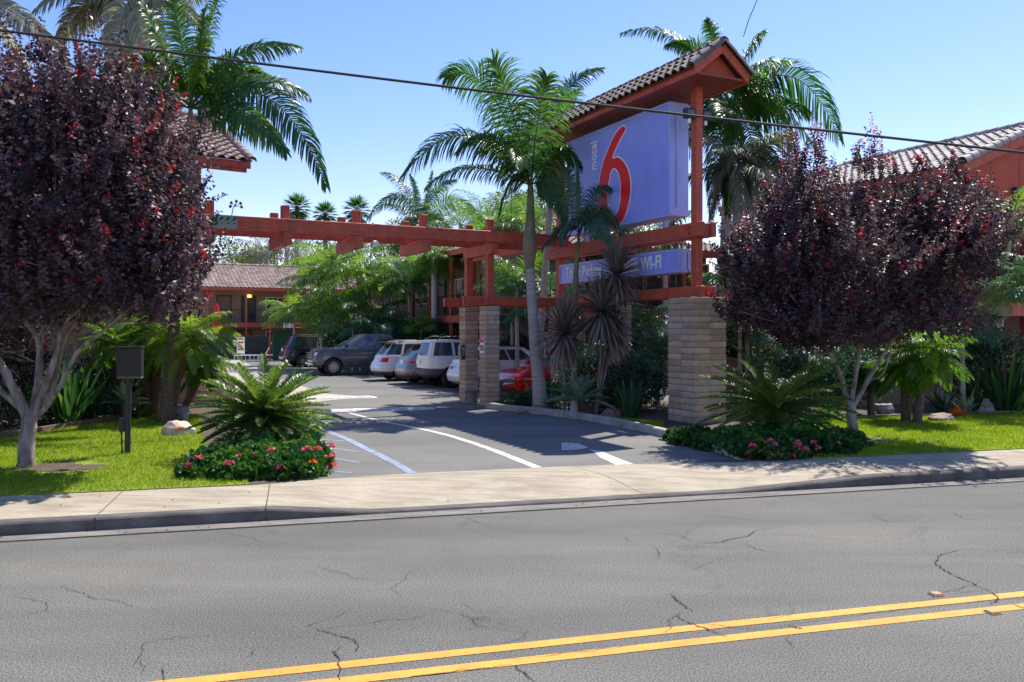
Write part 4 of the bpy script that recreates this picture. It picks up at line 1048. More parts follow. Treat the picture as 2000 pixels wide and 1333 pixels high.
# ------------------------------------------------------------ controller box on its pole
c = G(249, 889)
t = thing('utility_box', 'square dark metal box on a slim pole standing in the left lawn', 'utility box', c, .12)
zt = CH-(680-HZ)*c.y/F; zb = CH-(735-HZ)*c.y/F
mb = MB(); mb.tube([(.0, 0, 0), (.02, 0, zb-LOT+.02)], .048, 14); mb.build('pole', M_boxm, t, local=True, smooth=40)
mb = MB(); mb.box((.045, 0, (zb+zt)/2-LOT), (.405, .15, zt-zb)); mb.build('box_body', M_boxm, t, local=True, bevel=.012)
mb = MB(); mb.box((.045, 0, zt-LOT+.012), (.43, .18, .03)); mb.build('box_lid', M_blackm, t, local=True, bevel=.008)
mb = MB(); mb.box((.045, 0, zb-LOT-.02), (.39, .14, .035)); mb.build('box_base', simple("bronze_strip", (.16, .14, .08)), t, local=True)
mb = MB(); mb.box((-.09, 0, .52), (.085, .08, .24)); mb.build('junction_box', M_boxm, t, local=True, bevel=.01)
mb = MB(); mb.tube([(-.09, 0, .40), (-.10, 0, .2), (-.07, 0, .02)], .012, 6); mb.tube([(-.11, 0, .40), (-.085, 0, .25), (-.1, 0, .02)], .009, 6); mb.build('conduit', M_boxm, t, local=True)
# timber edging left and bed edging right
mb = MB(); e0 = [Vector((-16, 12.25, .2)), Vector((-10.85, 14.65, .2)), Vector((-9.95, 16.4, .2)), Vector((-9.62, 18.6, .2)), Vector((-9.2, 21.0, .2)), Vector((-8.3, 20.9, .2))]
for a, b in zip(e0, e0[1:]): mb.bar(a, b, .11, .15)
tag(mb.build('bed_edging', simple("brown_edging", (.20, .11, .085), (.13, .08, .065), .9, 8, bumpv=.3)), 'reddish brown edging between left lawn and planting', 'edging')
mb = MB(); e0 = [Vector((6.6, 19.2, .17)), Vector((8.6, 19.95, .17)), Vector((13.2, 21.25, .17)), Vector((19, 22.65, .17)), Vector((30, 26, .17))]
for a, b in zip(e0, e0[1:]): mb.bar(a, b, .05, .10)
tag(mb.build('bed_edging', M_stone), 'thin grey edging between right lawn and planting', 'edging')
# ------------------------------------------------------------ stone bench and table
def bench(label, c, rz, L, wd, h, cat):
    t = thing('stone_'+cat, label, cat, (c[0], c[1], LOT), rz)
    mb = MB(); mb.box((0, 0, h-.05), (L, wd, .10)); mb.build('seat' if cat == 'bench' else 'table_top', M_stone, t, local=True, bevel=.03)
    for s in (-1, 1):
        mb = MB(); mb.lathe([(.15, 0), (.16, .05), (.10, .12), (.09, h*.35), (.14, h*.55), (.10, h*.75), (.15, h-.11), (.15, h-.10)], (s*L*.33, 0, 0), 12); mb.build('leg', M_stone, t, local=True, smooth=50)
c = P(1003, 760, 24.6); bench('concrete garden table with turned legs beside the leaning palm', c, .15, 1.35, .45, .68, 'table')
c = P(940, 760, 23.9); bench('low concrete bench half hidden between the two slender stone pillars', (c.x, c.y), .2, .9, .36, .47, 'bench')
# ------------------------------------------------------------ vehicles
def template(K=54, J=9, n=6.0):
    out = []
    sup = lambda v: (1-abs(v)**n)**(1/n)
    X = np.linspace(.985, -.985, K); e0 = sup(.985)
    out += [(x, -sup(x)) for x in X]                          # right side, front to rear
    Jv = np.linspace(-e0, e0, J+2)[1:-1]; out += [(-sup(y), y) for y in Jv]
    out += [(x, sup(x)) for x in X[::-1]]
    out += [(sup(y), y) for y in Jv[::-1]]
    return np.array(out)
TK, TJ = 54, 9
TPL = template(TK, TJ)
NT = len(TPL)
def wheel(par, x, y, r, w, rimmat, side, spokes=7):
    c = Vector((x, y, r)); s = side
    mb = MB(); prof = [(r*.62, -w/2+.01), (r*.90, -w/2), (r*.99, -w/2+.03), (r, -w*.25), (r, w*.25), (r*.99, w/2-.03), (r*.90, w/2), (r*.62, w/2-.01)]
    n = 36; V = []
    for rr, z in prof:
        for j in range(n): an = 2*math.pi*j/n; V.append((x+rr*math.cos(an), y+z, r+rr*math.sin(an)))
    m = len(prof); mb.add(V, [(i*n+j, i*n+(j+1) % n, ((i+1) % m)*n+(j+1) % n, ((i+1) % m)*n+j) for i in range(m) for j in range(n)])
    wo = mb.build('wheel', M_rubber, par, smooth=45, local=True)
    mb = MB(); yy = y+s*(w/2-.03)
    ring = []
    for k, (rr, dy) in enumerate(((r*.64, .02), (r*.60, 0), (r*.56, -.03))):
        for j in range(n): an = 2*math.pi*j/n; ring.append((x+rr*math.cos(an), yy+s*dy, r+rr*math.sin(an)))
    mb.add(ring, [(i*n+j, i*n+(j+1) % n, (i+1)*n+(j+1) % n, (i+1)*n+j) for i in range(2) for j in range(n)])
    for k in range(spokes):
        an = 2*math.pi*k/spokes+.2; d = Vector((math.cos(an), 0, math.sin(an))); p = Vector((x, yy-s*.01, r))
        mb.bar(p+d*r*.08, p+d*r*.60, r*.13, .02, up=Vector((0, 1, 0)))
    mb.lathe([(r*.15, -.02), (r*.14, .015), (.01, .02)], (x, yy, r), 12, axis=(0, s, 0))
    mb.build('rim', rimmat, wo, smooth=35, local=True)
    mb = MB(); mb.lathe([(r*.60, 0), (.01, .001)], (x, y+s*(w/2-.09), r), 20, axis=(0, s, 0)); mb.build('brake_disc', M_blackm, wo, local=True)
def car(name, label, cat, pos, head, Pm):
    L, W, H = Pm['L'], Pm['W']/2, Pm['H']; t = thing(name, label, cat, (pos[0], pos[1], LOT), head, Pm.get('group', 'cars parked in the motel lot'))
    paint = Pm['paint']; hx = L/2
    fs = [0, .06, .14, .22, .30, .38, .46, .54, .62, .70, .78, .86, .94, 1]
    wf = np.interp(fs, [0, .14, .38, .62, .86, 1], [.90, .965, 1.0, .995, .975, .94])
    zb = Pm.get('zb', .24); top = lambda x: np.interp(x, *zip(*Pm['top']))       # hood/belt height over x
    xf = np.interp(fs, *zip(*Pm['xf'])); xr = np.interp(fs, *zip(*Pm['xr']))
    wr = Pm['wr']; wx = Pm['wx']; R = wr+.065
    rings = []; tagr = []
    def ring(x0, x1, hw, zf): 
        xm, hl = (x0+x1)/2, (x0-x1)/2; xs = xm+TPL[:, 0]*hl; ys = TPL[:, 1]*hw; return np.stack([xs, ys, zf(xs, ys)], 1)
    for f, wk, a, b in zip(fs, wf, xf, xr):
        def zf(xs, ys, f=f):
            z = zb+(top(xs)-zb)*f
            for w_ in wx:
                k = (abs(xs-w_) < R) & (abs(ys) > .55*W); z = np.where(k, np.maximum(z, wr+np.sqrt(np.maximum(R*R-(xs-w_)**2, 0))), z)
            return z
        rings.append(ring(a, b, W*wk, zf))
    nl = len(fs)
    g = Pm['gh']           # (xbf, xtf, xtr, xbr)
    base = ring(g[0], g[3], W*.90, lambda xs, ys: top(xs)+.02)
    for k in (.25, .5, .75): rings.append(rings[nl-1]*(1-k)+base*k+np.array([0, 0, .02*math.sin(k*3)]))
    ng = len(rings); gl = [0, .10, .35, .65, .90, 1.0]
    for q in gl:
        a = g[0]+(g[1]-g[0])*q; b = g[3]+(g[2]-g[3])*q; hw = W*(.90-.16*q-.03*q*q)
        rings.append(ring(a, b, hw, lambda xs, ys: (top(xs)+.02)*(1-q)+(H-.05)*q))
    for k, z in ((.985, .02), (.9, .035), (.6, .048), (.3, .05)):
        r0 = rings[ng+len(gl)-1]; c0 = np.array([(g[1]+g[2])/2, 0, 0]); rr = r0.copy(); rr[:, :2] = c0[:2]+(r0[:, :2]-c0[:2])*np.array([.5+.5*k if k > .9 else k, k]); rr[:, 2] = H-.05+z; rings.append(rr)
    rings = np.array(rings); nr_ = len(rings)
    def idx(kind):
        pass
    sideR = range(0, TK-1); rear = range(TK, TK+TJ-1); front0 = 2*TK+TJ
    parts = {}
    def put(nm, f): parts.setdefault(nm, []).append(f)
    xi = TPL[:, 0]
    wins = Pm['wins']; lights = Pm.get('lights', [])
    for r in range(nr_-1):
        for i in range(NT):
            j = (i+1) % NT; f = (r*NT+i, r*NT+j, (r+1)*NT+j, (r+1)*NT+i); nm = 'body'
            mx = (xi[i]+xi[j])/2; isR = TK-1 <= i <= TK+TJ-1+0; isF = i >= 2*TK+TJ-1; isS = not isR and not isF
            fm = fs[r] if r < nl-1 else 1
            if r < nl-1:
                if fm < Pm.get('clad', 0) : nm = 'lower_trim'
                if isF and Pm.get('grille') and Pm['grille'][0] <= fm < Pm['grille'][1]: nm = 'grille'
                for (ln, where, x0, x1, f0, f1) in lights:
                    if f0 <= fm < f1:
                        if where == 'r' and (mx < x1) and (isR or isS) and abs(TPL[i, 1]+TPL[j, 1])/2 > x0: nm = '%s|%d%g' % (ln, TPL[i, 1] > 0, f0)
                        if where == 'f' and (mx > x1) and (isF or isS) and abs(TPL[i, 1]+TPL[j, 1])/2 > x0: nm = '%s|%d%g' % (ln, TPL[i, 1] > 0, f0)
            elif ng <= r < ng+len(gl)-1:
                q = gl[r-ng]
                if .05 < q < .89 :
                    if isF and i > 2*TK+TJ-1 and i < NT-1: nm = 'windshield'
                    elif isR and TK-1 < i < TK+TJ-1: nm = 'rear_window'
                    elif isS:
                        for wk_, (a, b) in enumerate(wins):
                            if a < mx < b: nm = 'side_window|%d%d' % (wk_, TPL[i, 1] > 0)
            put(nm, f)
    mats = {'body': paint, 'lower_trim': Pm.get('trim', M_blackm), 'grille': M_blackm, 'windshield': M_glass, 'rear_window': M_glass, 'side_window': Pm.get('sg', M_glass), 'tail_light': M_tail, 'head_light': M_lens}
    mats['windshield'] = Pm.get('ws', M_glass)
    put('body', tuple((nr_-1)*NT+i for i in range(NT)))
    V = rings.reshape(-1, 3)
    for nm, F_ in parts.items():
        nm = nm.split('|')[0]
        us_ = sorted({i for f in F_ for i in f}); mp = {a: b for b, a in enumerate(us_)}
        me = bpy.data.meshes.new(nm); me.from_pydata([tuple(V[i]) for i in us_], [], [[mp[i] for i in f] for f in F_]); me.update()
        finish(nm, me, mats[nm], t, smooth=32, local=True)
    mb = MB(); mb.box((0, 0, zb+.16), (L*.90, W*1.45, .30)); mb.box((0, 0, .62), (L*.8, W*1.2, .3)); mb.build('dark_underbody', M_rubber, t, local=True)  # matte dark underbody filler, added so the wheel wells look shaded
    for w_ in wx:
        for s in (-1, 1): wheel(t, w_, s*(W*.985-.12), wr, .23, Pm.get('rim', M_rimd), s, Pm.get('sp', 7))
    # seams
    mb = MB()
    for xn in Pm.get('seams', []):
        i = int(np.argmin(abs(TPL[:TK, 0]-xn)))
        for ii in (i, 2*TK+TJ-1-i):
            for r in range(2, nl-1):
                a = Vector(rings[r, ii]); b = Vector(rings[r+1, ii]); s = -1 if a.y < 0 else 1; o_ = Vector((0, s*.004, 0)); dx = Vector((.007, 0, 0))
                if (a-b).length > .001: mb.add([a+o_-dx, a+o_+dx, b+o_+dx, b+o_-dx], [(0, 1, 2, 3)])
    if mb.v: mb.build('door_seams', M_rubber, t, local=True)
    # handles, mirrors, plate, rails
    for xn in Pm.get('handles', []):
        for s in (-1, 1):
            mb = MB(); mb.box((xn, s*(W+.005), top(xn)-.17), (.18, .03, .03)); mb.build('handle', Pm.get('hmat', paint), t, local=True, bevel=.008)
    xm = g[0]-.25
    for s in (-1, 1):
        mb = MB(); mb.box((xm, s*(W+.10), top(xm)+.13), (.14, .20, .17)); mb.tube([(xm, s*(W-.10), top(xm)+.05), (xm, s*(W+.05), top(xm)+.08)], .03, 6); mb.build('mirror', Pm.get('mm', paint), t, local=True, bevel=.03)
    xe = -hx
    mb = MB(); mb.box((xe-.006+Pm.get('pd', 0), Pm.get('py', 0), Pm.get('pz', .8)), (.03, .34, .17)); mb.build('license_plate', M_white, t, local=True)
    if Pm.get('ptext'): text('plate_number', Pm['ptext'], .13, WM[t.name] @ frameM((xe-.03+Pm.get('pd', 0), Pm.get('py', 0), Pm.get('pz', .8)), (0, -1, 0), (0, 0, 1)), M_blackm, t, off=.006, ext=.003)
    if Pm.get('rack'):
        mb = MB()
        for s in (-1, 1): mb.tube([(g[1]-.2, s*W*.66, H-.02), (g[1]-.45, s*W*.66, H+Pm['rack']), (g[2]+.45, s*W*.66, H+Pm['rack']), (g[2]+.15, s*W*.66, H-.02)], .022, 6)
        if Pm['rack'] > .07:
            for xx in np.linspace(g[1]-.45, g[2]+.45, 4): mb.tube([(xx, -W*.66, H+Pm['rack']), (xx, W*.66, H+Pm['rack'])], .018, 6)
        mb.build('roof_rack', M_blackm, t, local=True)
    if Pm.get('spoiler'):
        mb = MB(); mb.box((g[2]-.10, 0, H-.04), (.34, W*1.36, .04)); mb.build('spoiler', Pm['spoiler'], t, local=True, bevel=.015)
    if Pm.get('wiper', 1):
        mb = MB(); xw = g[3]+(g[2]-g[3])*.14-.01; zw = top(g[3])+.1; mb.tube([(xw-.03, 0, zw), (xw+.05, .3, zw+.09)], .01, 5); mb.build('rear_wiper', M_rubber, t, local=True)
    return t
M_tail = simple("tail_lamp_red", (.55, .006, .008), (.50, .006, .008), .12, 3, coat=.5)
whi = carpaint("white_paint_car", (.72, .73, .75)); gry = carpaint("grey_paint_car", (.26, .265, .285), .2); dgr = carpaint("dark_grey_paint_car", (.085, .095, .115), .15)
blk = carpaint("black_paint_car", (.022, .024, .032)); rdp = carpaint("red_paint_car", (.55, .012, .02)); 
M_clad = simple("grey_cladding", (.09, .09, .095), (.07, .07, .075), .6, 4)
H27 = EA
M_rimd = simple("silver_rim", (.55, .55, .56), (.45, .45, .46), .3, 5, metal=.7)
def place(px, Y, L, back=True):
    """rear left corner at pixel column px, depth Y"""
    c = Vector(((px-1000)/F*Y, Y, 0)); return c
def rearpos(px, Y, L, W, head):
    """centre so that the rear-left (far) corner sits at px"""
    h = Vector((math.cos(head), math.sin(head), 0)); s = Vector((-math.sin(head), math.cos(head), 0)); c = place(px, Y, L)
    return c+h*L/2-s*W/2
suv = dict(L=4.65, W=1.85, H=1.66, wr=.35, wx=(1.36, -1.35), top=[(-2.4, 1.04), (-1, 1.03), (.9, 1.0), (1.3, .99), (2.0, .90), (2.4, .74)],
    xf=[(0, 2.12), (.2, 2.30), (.5, 2.33), (.8, 2.24), (1, 2.05)], xr=[(0, -2.05), (.15, -2.28), (.42, -2.33), (.6, -2.26), (1, -2.10)], gh=(1.15, .25, -1.62, -2.08),
    wins=[(-.93, -.60), (-.54, -.02), (.03, .62)], seams=[-.42, .05, .50], handles=[-.55, .45], clad=.2, lights=[('tail_light', 'r', .42, -.90, .70, .90), ('head_light', 'f', .5, .93, .62, .78)], spoiler=None, pz=.86, pd=.13, rack=.03)
def mk(**k): d = dict(suv); d.update(k); return d
hd = H27+.05
car('parked_car', 'white crossover with long dark quarter window, left of the silver one', 'car', rearpos(716, 35.6, 4.65, 1.85, hd), hd, mk(paint=whi, spoiler=M_blackm, wins=[(-.97, -.60), (-.54, -.02), (.03, .62)], trim=M_clad, rim=M_chrome))
car('parked_car', 'silver grey crossover with black rear spoiler between two white cars', 'car', rearpos(760, 33.2, 4.75, 1.9, hd), hd, mk(L=4.75, W=1.9, H=1.62, paint=gry, spoiler=M_blackm, gh=(1.15, .25, -1.45, -2.12), trim=M_clad, lights=[('tail_light', 'r', .35, -.92, .78, .86), ('tail_light', 'r', .2, -.95, .22, .30), ('head_light', 'f', .5, .93, .62, .78)], clad=.22, rack=None, pd=.18))
car('parked_car', 'boxy white off road vehicle with roof rack and tall red tail lamps', 'car', rearpos(803, 31.4, 4.55, 1.80, hd), hd, mk(L=4.55, W=1.80, H=1.80, wr=.39, paint=whi, trim=M_clad, clad=.42, zb=.40, top=[(-2.4, 1.12), (.9, 1.10), (1.3, 1.08), (2.0, 1.04), (2.4, .92)], gh=(.95, .45, -2.02, -2.22), wins=[(-.90, -.42), (-.34, .10), (.16, .62)],
    xr=[(0, -2.15), (.15, -2.30), (.42, -2.30), (.46, -2.22), (1, -2.22)], rack=.10, lights=[('tail_light', 'r', .80, -.95, .50, 1.0), ('head_light', 'f', .5, .93, .62, .85)], pz=.95, py=.3, pd=.05, rim=M_clad))
car('parked_car', 'low white car with a numbered plate seen behind the slender stone pillars', 'car', rearpos(864, 29.6, 4.6, 1.82, hd), hd, mk(L=4.6, W=1.82, H=1.56, paint=whi, clad=0, gh=(1.25, .35, -1.55, -2.10), ptext='527', pz=.82, pd=.09, py=.25, rack=.04, lights=[('tail_light', 'r', .86, -.97, .74, .94), ('head_light', 'f', .5, .93, .62, .78)]))
car('suv', 'black sport utility vehicle with red tail lamps at the far end of the row', 'car', rearpos(540, 48.5, 5.1, 1.98, hd), hd, mk(L=5.1, W=1.98, H=1.80, wr=.39, wx=(1.55, -1.5), paint=blk, top=[(-2.6, 1.14), (1, 1.10), (1.5, 1.08), (2.2, 1.0), (2.6, .85)], xf=[(0, 2.3), (.2, 2.52), (.5, 2.55), (.8, 2.45), (1, 2.25)], xr=[(0, -2.3), (.15, -2.50), (.42, -2.55), (.6, -2.5), (1, -2.36)], gh=(1.3, .5, -1.95, -2.34), wins=[(-.93, -.56), (-.50, -.02), (.03, .60)], rack=.06, lights=[('tail_light', 'r', .40, -.9, .62, .82), ('head_light', 'f', .5, .93, .62, .8)], clad=.15, pz=1.0, pd=.10))
# red car, front towards the left
hr = H27+math.pi
cr_ = Vector((1.62, 27.15, 0))
car('parked_car', 'bright red low car nosing out between the slender pillar and leaning palm', 'car', cr_, hr, mk(L=4.5, W=1.85, H=1.38, paint=rdp, clad=0, top=[(-2.4, .95), (-1, .93), (.6, .93), (1.2, .90), (2.0, .78), (2.4, .62)], gh=(.95, .05, -1.0, -1.85), ws=simple("painted_sky_glass", (.20, .26, .34), (.12, .16, .2), .08, 2, spec=.9), rack=None, wiper=0, grille=(.30, .46), lights=[('head_light', 'f', .5, .90, .54, .70), ('tail_light', 'r', .4, -.93, .7, .86)]))  # windshield colour carries a painted pale blue sky reflection
# dark pickup, front towards the left
hp = H27+math.pi-.03; h = Vector((math.cos(hp), math.sin(hp), 0)); sside = Vector((-math.sin(hp), math.cos(hp), 0))
corner = place(612, 38.0, 0); cp = corner-h*2.93-sside*1.0     # near front corner
cp = Vector((corner.x, corner.y, 0))-h*2.93-sside*1.0
t = car('pickup_truck', 'dark grey crew cab pickup truck with chrome wheels facing left', 'pickup truck', cp, hp, dict(L=5.85, W=2.03, H=1.97, wr=.41, wx=(1.98, -1.75), zb=.38, paint=dgr, top=[(-3, 1.36), (-1.2, 1.36), (-1.1, 1.30), (1.2, 1.28), (2.2, 1.27), (2.75, 1.22), (3, 1.12)],
    xf=[(0, 2.72), (.15, 2.90), (.4, 2.93), (.7, 2.90), (1, 2.78)], xr=[(0, -2.75), (.2, -2.93), (1, -2.90)], gh=(1.66, .62, -1.05, -1.18), wins=[(-.88, -.22), (-.13, .50)], seams=[-.36, .03, .38], handles=[-.35, .75], clad=.10, grille=(.46, .90), trim=M_clad,
    lights=[('head_light', 'f', .62, .95, .70, .86), ('tail_light', 'r', .85, -.97, .5, .9)], ws=simple("pickup_glass", (.10, .13, .17), (.05, .06, .08), .06, 2, spec=.9), mm=M_blackm, sp=12, sg=simple('painted_reflection_glass', (.15, .18, .22), (.03, .035, .04), .06, .9, spec=.9, stops=(.45, .55)), pz=.7, wiper=0, rack=None))  # side window colour has the pale sky reflection painted in
mb = MB()
for z in (.86, .96, 1.06): mb.box((2.935, 0, z), (.05, 1.25, .035))
mb.build('grille_bars', M_chrome, t, local=True, bevel=.008)
mb = MB(); mb.box((2.95, 0, .56), (.06, 1.5, .10)); mb.build('front_bumper_trim', M_chrome, t, local=True, bevel=.02)
for s in (-1, 1):
    mb = MB(); mb.lathe([(.07, 0), (.06, .03)], (2.93, s*.75, .55), 12, axis=(1, 0, 0)); mb.build('fog_lamp', M_lens, t, local=True)
# ------------------------------------------------------------ purple leaved trees
def limb(mb, pts, r0, r1, n=9):
    pts = [Vector(p) for p in pts]; out = []
    K = 5
    for i in range(len(pts)-1):
        a = pts[max(i-1, 0)]; b = pts[i]; c = pts[i+1]; d = pts[min(i+2, len(pts)-1)]
        for k in range(K):
            t = k/K; out.append(.5*((2*b)+(-a+c)*t+(2*a-5*b+4*c-d)*t*t+(-a+3*b-3*c+d)*t**3))
    out.append(pts[-1]); m = len(out); L = (pts[-1]-pts[0]).length
    out = [p+Vector((random.uniform(-1, 1), random.uniform(-1, 1), 0))*min(.012, L*.01) if 0 < i < m-1 else p for i, p in enumerate(out)]
    mb.tube(out, [r0+(r1-r0)*i/(m-1) for i in range(m)], n, jit=.07)
    return out
def plum(label, base, Y, sc, limbs, ells, extra, nsh, name='purple_leaved_tree', m=30, leaf=.10):
    """limbs: pixel polylines (px,py,dy) with radii; ells: (px,py,dy,rx,ry,rz in m) crown masses"""
    t = thing(name, label, 'tree', base)
    mb = MB(); tips = []
    for pl, r0, r1 in limbs:
        r0 *= sc; r1 *= sc; out = limb(mb, [P(a, b, Y+dy) for a, b, dy in pl], r0, r1); tips.append((out[-1], r1)); 
        if len(pl) > 2: tips.append((out[len(out)*2//3], r1))
    cs = [(np.array(P(a, b, Y+dy)), np.array([rx, ry, rz])) for a, b, dy, rx, ry, rz in ells]
    # thin inner branches from limb tips into the crown
    for _ in range(70):
        c, r = random.choice(cs); q = c+nrm(RNG.normal(0, 1, 3))*r*random.uniform(.5, .9)
        tp, tr = min(random.sample(tips, min(5, len(tips))), key=lambda z: (z[0]-Vector(q)).length)
        q = Vector(q)
        if q.z < tp.z-.5: continue
        mid = tp.lerp(q, .5)+Vector((random.uniform(-.2, .2), random.uniform(-.2, .2), random.uniform(-.1, .2)))
        mb.tube([tp, tp.lerp(mid, .5)+Vector((0, 0, .04)), mid, q], [tr*.55, tr*.42, tr*.3, .006], 6)
    mb.build('trunk', M_bark, t, smooth=60)
    acc = Acc(); vol = np.array([r.prod() for c, r in cs]); vol = vol**.67; vol /= vol.sum()
    for (c, r), v in zip(cs, vol):
        n = int(nsh*v); d = nrm(RNG.normal(0, 1, (n, 3))); d[:, 2] = np.where(d[:, 2] < -.75, -d[:, 2], d[:, 2])
        k = RNG.normal(0, 1, (6, 3)); amp = 1+.13*np.sin(d@k.T*4+RNG.uniform(0, 6, 6)).sum(1)*.7
        rad = (.45+.55*RNG.uniform(0, 1, n)**.55)*amp*.93
        B = c+d*rad[:, None]*r
        dr = nrm(d*np.array([.55, .55, .35]) + np.array([0, 0, .75]) + RNG.normal(0, .22, (n, 3)))
        ln = RNG.uniform(.35, .85, n)*(.75+.5*(d[:, 2] > .1))
        B = B-dr*ln[:, None]*.5
        kk = RNG.normal(0, 1, (5, 3))*2.6; fld = np.sin(B@kk.T+RNG.uniform(0, 6, 5)).sum(1)+1.1*(d[:, 2] < -.2)
        kp = fld > np.percentile(fld, 20); shoots(acc, B[kp], dr[kp], ln[kp], m, leaf, leaf*.62, .13)
        # looser dark inner fill
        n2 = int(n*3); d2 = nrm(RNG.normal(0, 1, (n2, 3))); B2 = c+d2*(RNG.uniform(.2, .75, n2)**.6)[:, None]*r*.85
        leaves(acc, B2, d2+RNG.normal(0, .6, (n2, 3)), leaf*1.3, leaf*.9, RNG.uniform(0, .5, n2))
    if extra:
        B = np.array([P(a, b, Y+dy) for a, b, dy, l in extra]); ln = np.array([l for *_, l in extra])
        D = np.array([0, 0, 1.])+RNG.normal(0, .13, (len(B), 3)); shoots(acc, B, D, ln, 46, leaf*.9, leaf*.55, .55)
        for off in range(2):
            shoots(acc, B+RNG.normal(0, .07, (len(B), 3)), D+RNG.normal(0, .2, (len(B), 3)), ln*RNG.uniform(.5, .8, len(B)), 34, leaf*.9, leaf*.55, .45)
    acc.build('crown', M_plum, t)
    return t
b1 = G(50, 915)
plum('larger dark purple leaved tree filling the left edge in front of the lawn', b1, b1.y, .76, [
    ([(50, 925, 0), (52, 880, 0), (58, 812, 0)], .175, .14),
    ([(58, 825, 0), (20, 745, -.1), (-20, 680, -.2), (-80, 600, -.3)], .105, .05),
    ([(60, 820, 0), (76, 730, .1), (72, 660, .1), (28, 600, .0), (0, 520, 0)], .085, .035),
    ([(64, 820, 0), (100, 720, -.05), (118, 660, 0), (98, 600, .1), (110, 500, .1)], .08, .03),
    ([(66, 822, 0), (108, 740, .05), (122, 670, .1), (165, 610, .3), (215, 540, .4)], .065, .03),
    ([(70, 818, 0), (112, 765, -.1), (150, 690, -.2), (210, 640, -.3), (300, 560, -.4)], .06, .022),
    ([(112, 765, -.1), (140, 710, .1), (150, 660, .2), (190, 560, .3)], .04, .018),
    ([(118, 660, 0), (132, 625, -.1), (168, 590, -.2), (230, 500, -.3)], .035, .015),
    ([(76, 700, .1), (82, 640, .2), (60, 560, .4)], .04, .02)],
    [(120, 330, 0, 2.35, 2.2, 2.05), (-60, 400, .2, 2.0, 2.0, 2.1), (275, 420, -.1, 1.15, 1.6, 1.35), (335, 490, -.2, .80, 1.2, .75), (180, 550, -.2, 1.75, 1.7, .8), (290, 570, -.3, .9, 1.2, .45), (-20, 560, 0, 1.6, 1.7, .8), (230, 290, .1, 1.15, 1.5, 1.15), (30, 265, .1, 1.4, 1.6, 1.1)],
    [(155, 140, 0, .5), (170, 160, .2, .7), (60, 120, .2, .45), (20, 130, 0, .3), (230, 170, -.1, .4), (130, 130, .4, .3), (300, 200, 0, .3), (262, 190, .2, .4), (95, 115, .2, .3)], 2600, leaf=.090)
b2 = G(1665, 858)
plum('wide dark purple leaved tree on the right beside the cycad', b2, b2.y, .68, [
    ([(1668, 868, 0), (1664, 820, 0), (1662, 785, 0)], .17, .12),
    ([(1660, 795, 0), (1645, 745, -.1), (1628, 700, -.2), (1590, 640, -.3), (1540, 570, -.5)], .08, .03),
    ([(1664, 790, 0), (1672, 720, .1), (1682, 660, .1), (1668, 610, .1), (1660, 520, .1)], .075, .03),
    ([(1668, 792, 0), (1700, 735, -.1), (1740, 670, -.2), (1790, 590, -.3), (1850, 520, -.4)], .07, .025),
    ([(1682, 680, .1), (1695, 640, 0), (1720, 570, 0)], .04, .02),
    ([(1690, 742, -.05), (1720, 735, -.2), (1735, 700, -.3), (1750, 640, -.4)], .03, .014),
    ([(1640, 735, -.1), (1660, 705, -.25), (1668, 680, -.3), (1640, 600, -.4)], .028, .012)],
    [(1680, 500, 0, 2.15, 2.1, 1.45), (1500, 510, -.1, 1.0, 1.5, 1.0), (1860, 480, 0, 1.05, 1.6, 1.0), (1555, 420, .1, .85, 1.3, .9), (1815, 430, .1, 1.0, 1.4, .85), (1900, 450, 0, .7, 1.1, .7), (1480, 600, 0, .8, 1.2, .5), (1600, 620, -.2, 1.4, 1.6, .62), (1790, 610, -.1, 1.2, 1.5, .7), (1590, 650, .1, .9, 1, .42), (1440, 500, 0, .45, .9, .5)],
    [(1535, 330, 0, .9), (1552, 320, .3, .9), (1600, 320, 0, .85), (1615, 330, .2, .8), (1570, 330, -.3, .8), (1708, 330, 0, 1.15), (1712, 330, .1, .9), (1700, 340, -.1, .8), (1720, 350, .2, .7), (1745, 360, 0, .7), (1670, 330, .1, .6), (1680, 340, -.2, .6), (1820, 340, 0, .5), (1860, 350, .1, .55), (1870, 340, 0, .55), (1925, 400, 0, .5), (1790, 330, .2, .3), (1640, 380, 0, .8), (1545, 330, -.2, .9), (1560, 340, .1, .7), (1590, 330, .1, 1.0), (1610, 345, -.1, .9), (1702, 400, .1, 1.1), (1715, 410, -.1, 1.1), (1690, 400, 0, 1.0), (1730, 400, .1, .8), (1750, 390, 0, .8), (1840, 370, .1, .6), (1765, 400, .1, .6), (1890, 370, .1, .5), (1520, 370, .1, .6), (1900, 370, .1, .4), (1500, 400, 0, .5)], 2900, leaf=.082)
b3 = Vector((-11.6, 17.6, .15))
plum('shaded purple leaved tree half out of view behind the larger one at the left edge', b3, 17.6, 1, [
    ([(-55, 850, 0), (-40, 760, 0), (-20, 690, 0)], .16, .1), ([(-25, 700, 0), (20, 620, 0), (60, 560, 0)], .07, .03), ([(-20, 700, 0), (-60, 620, 0), (-80, 540, 0)], .07, .03)],
    [(-10, 560, 0, 1.7, 1.3, 1.5), (30, 700, .3, .8, .8, .8)], [], 420)

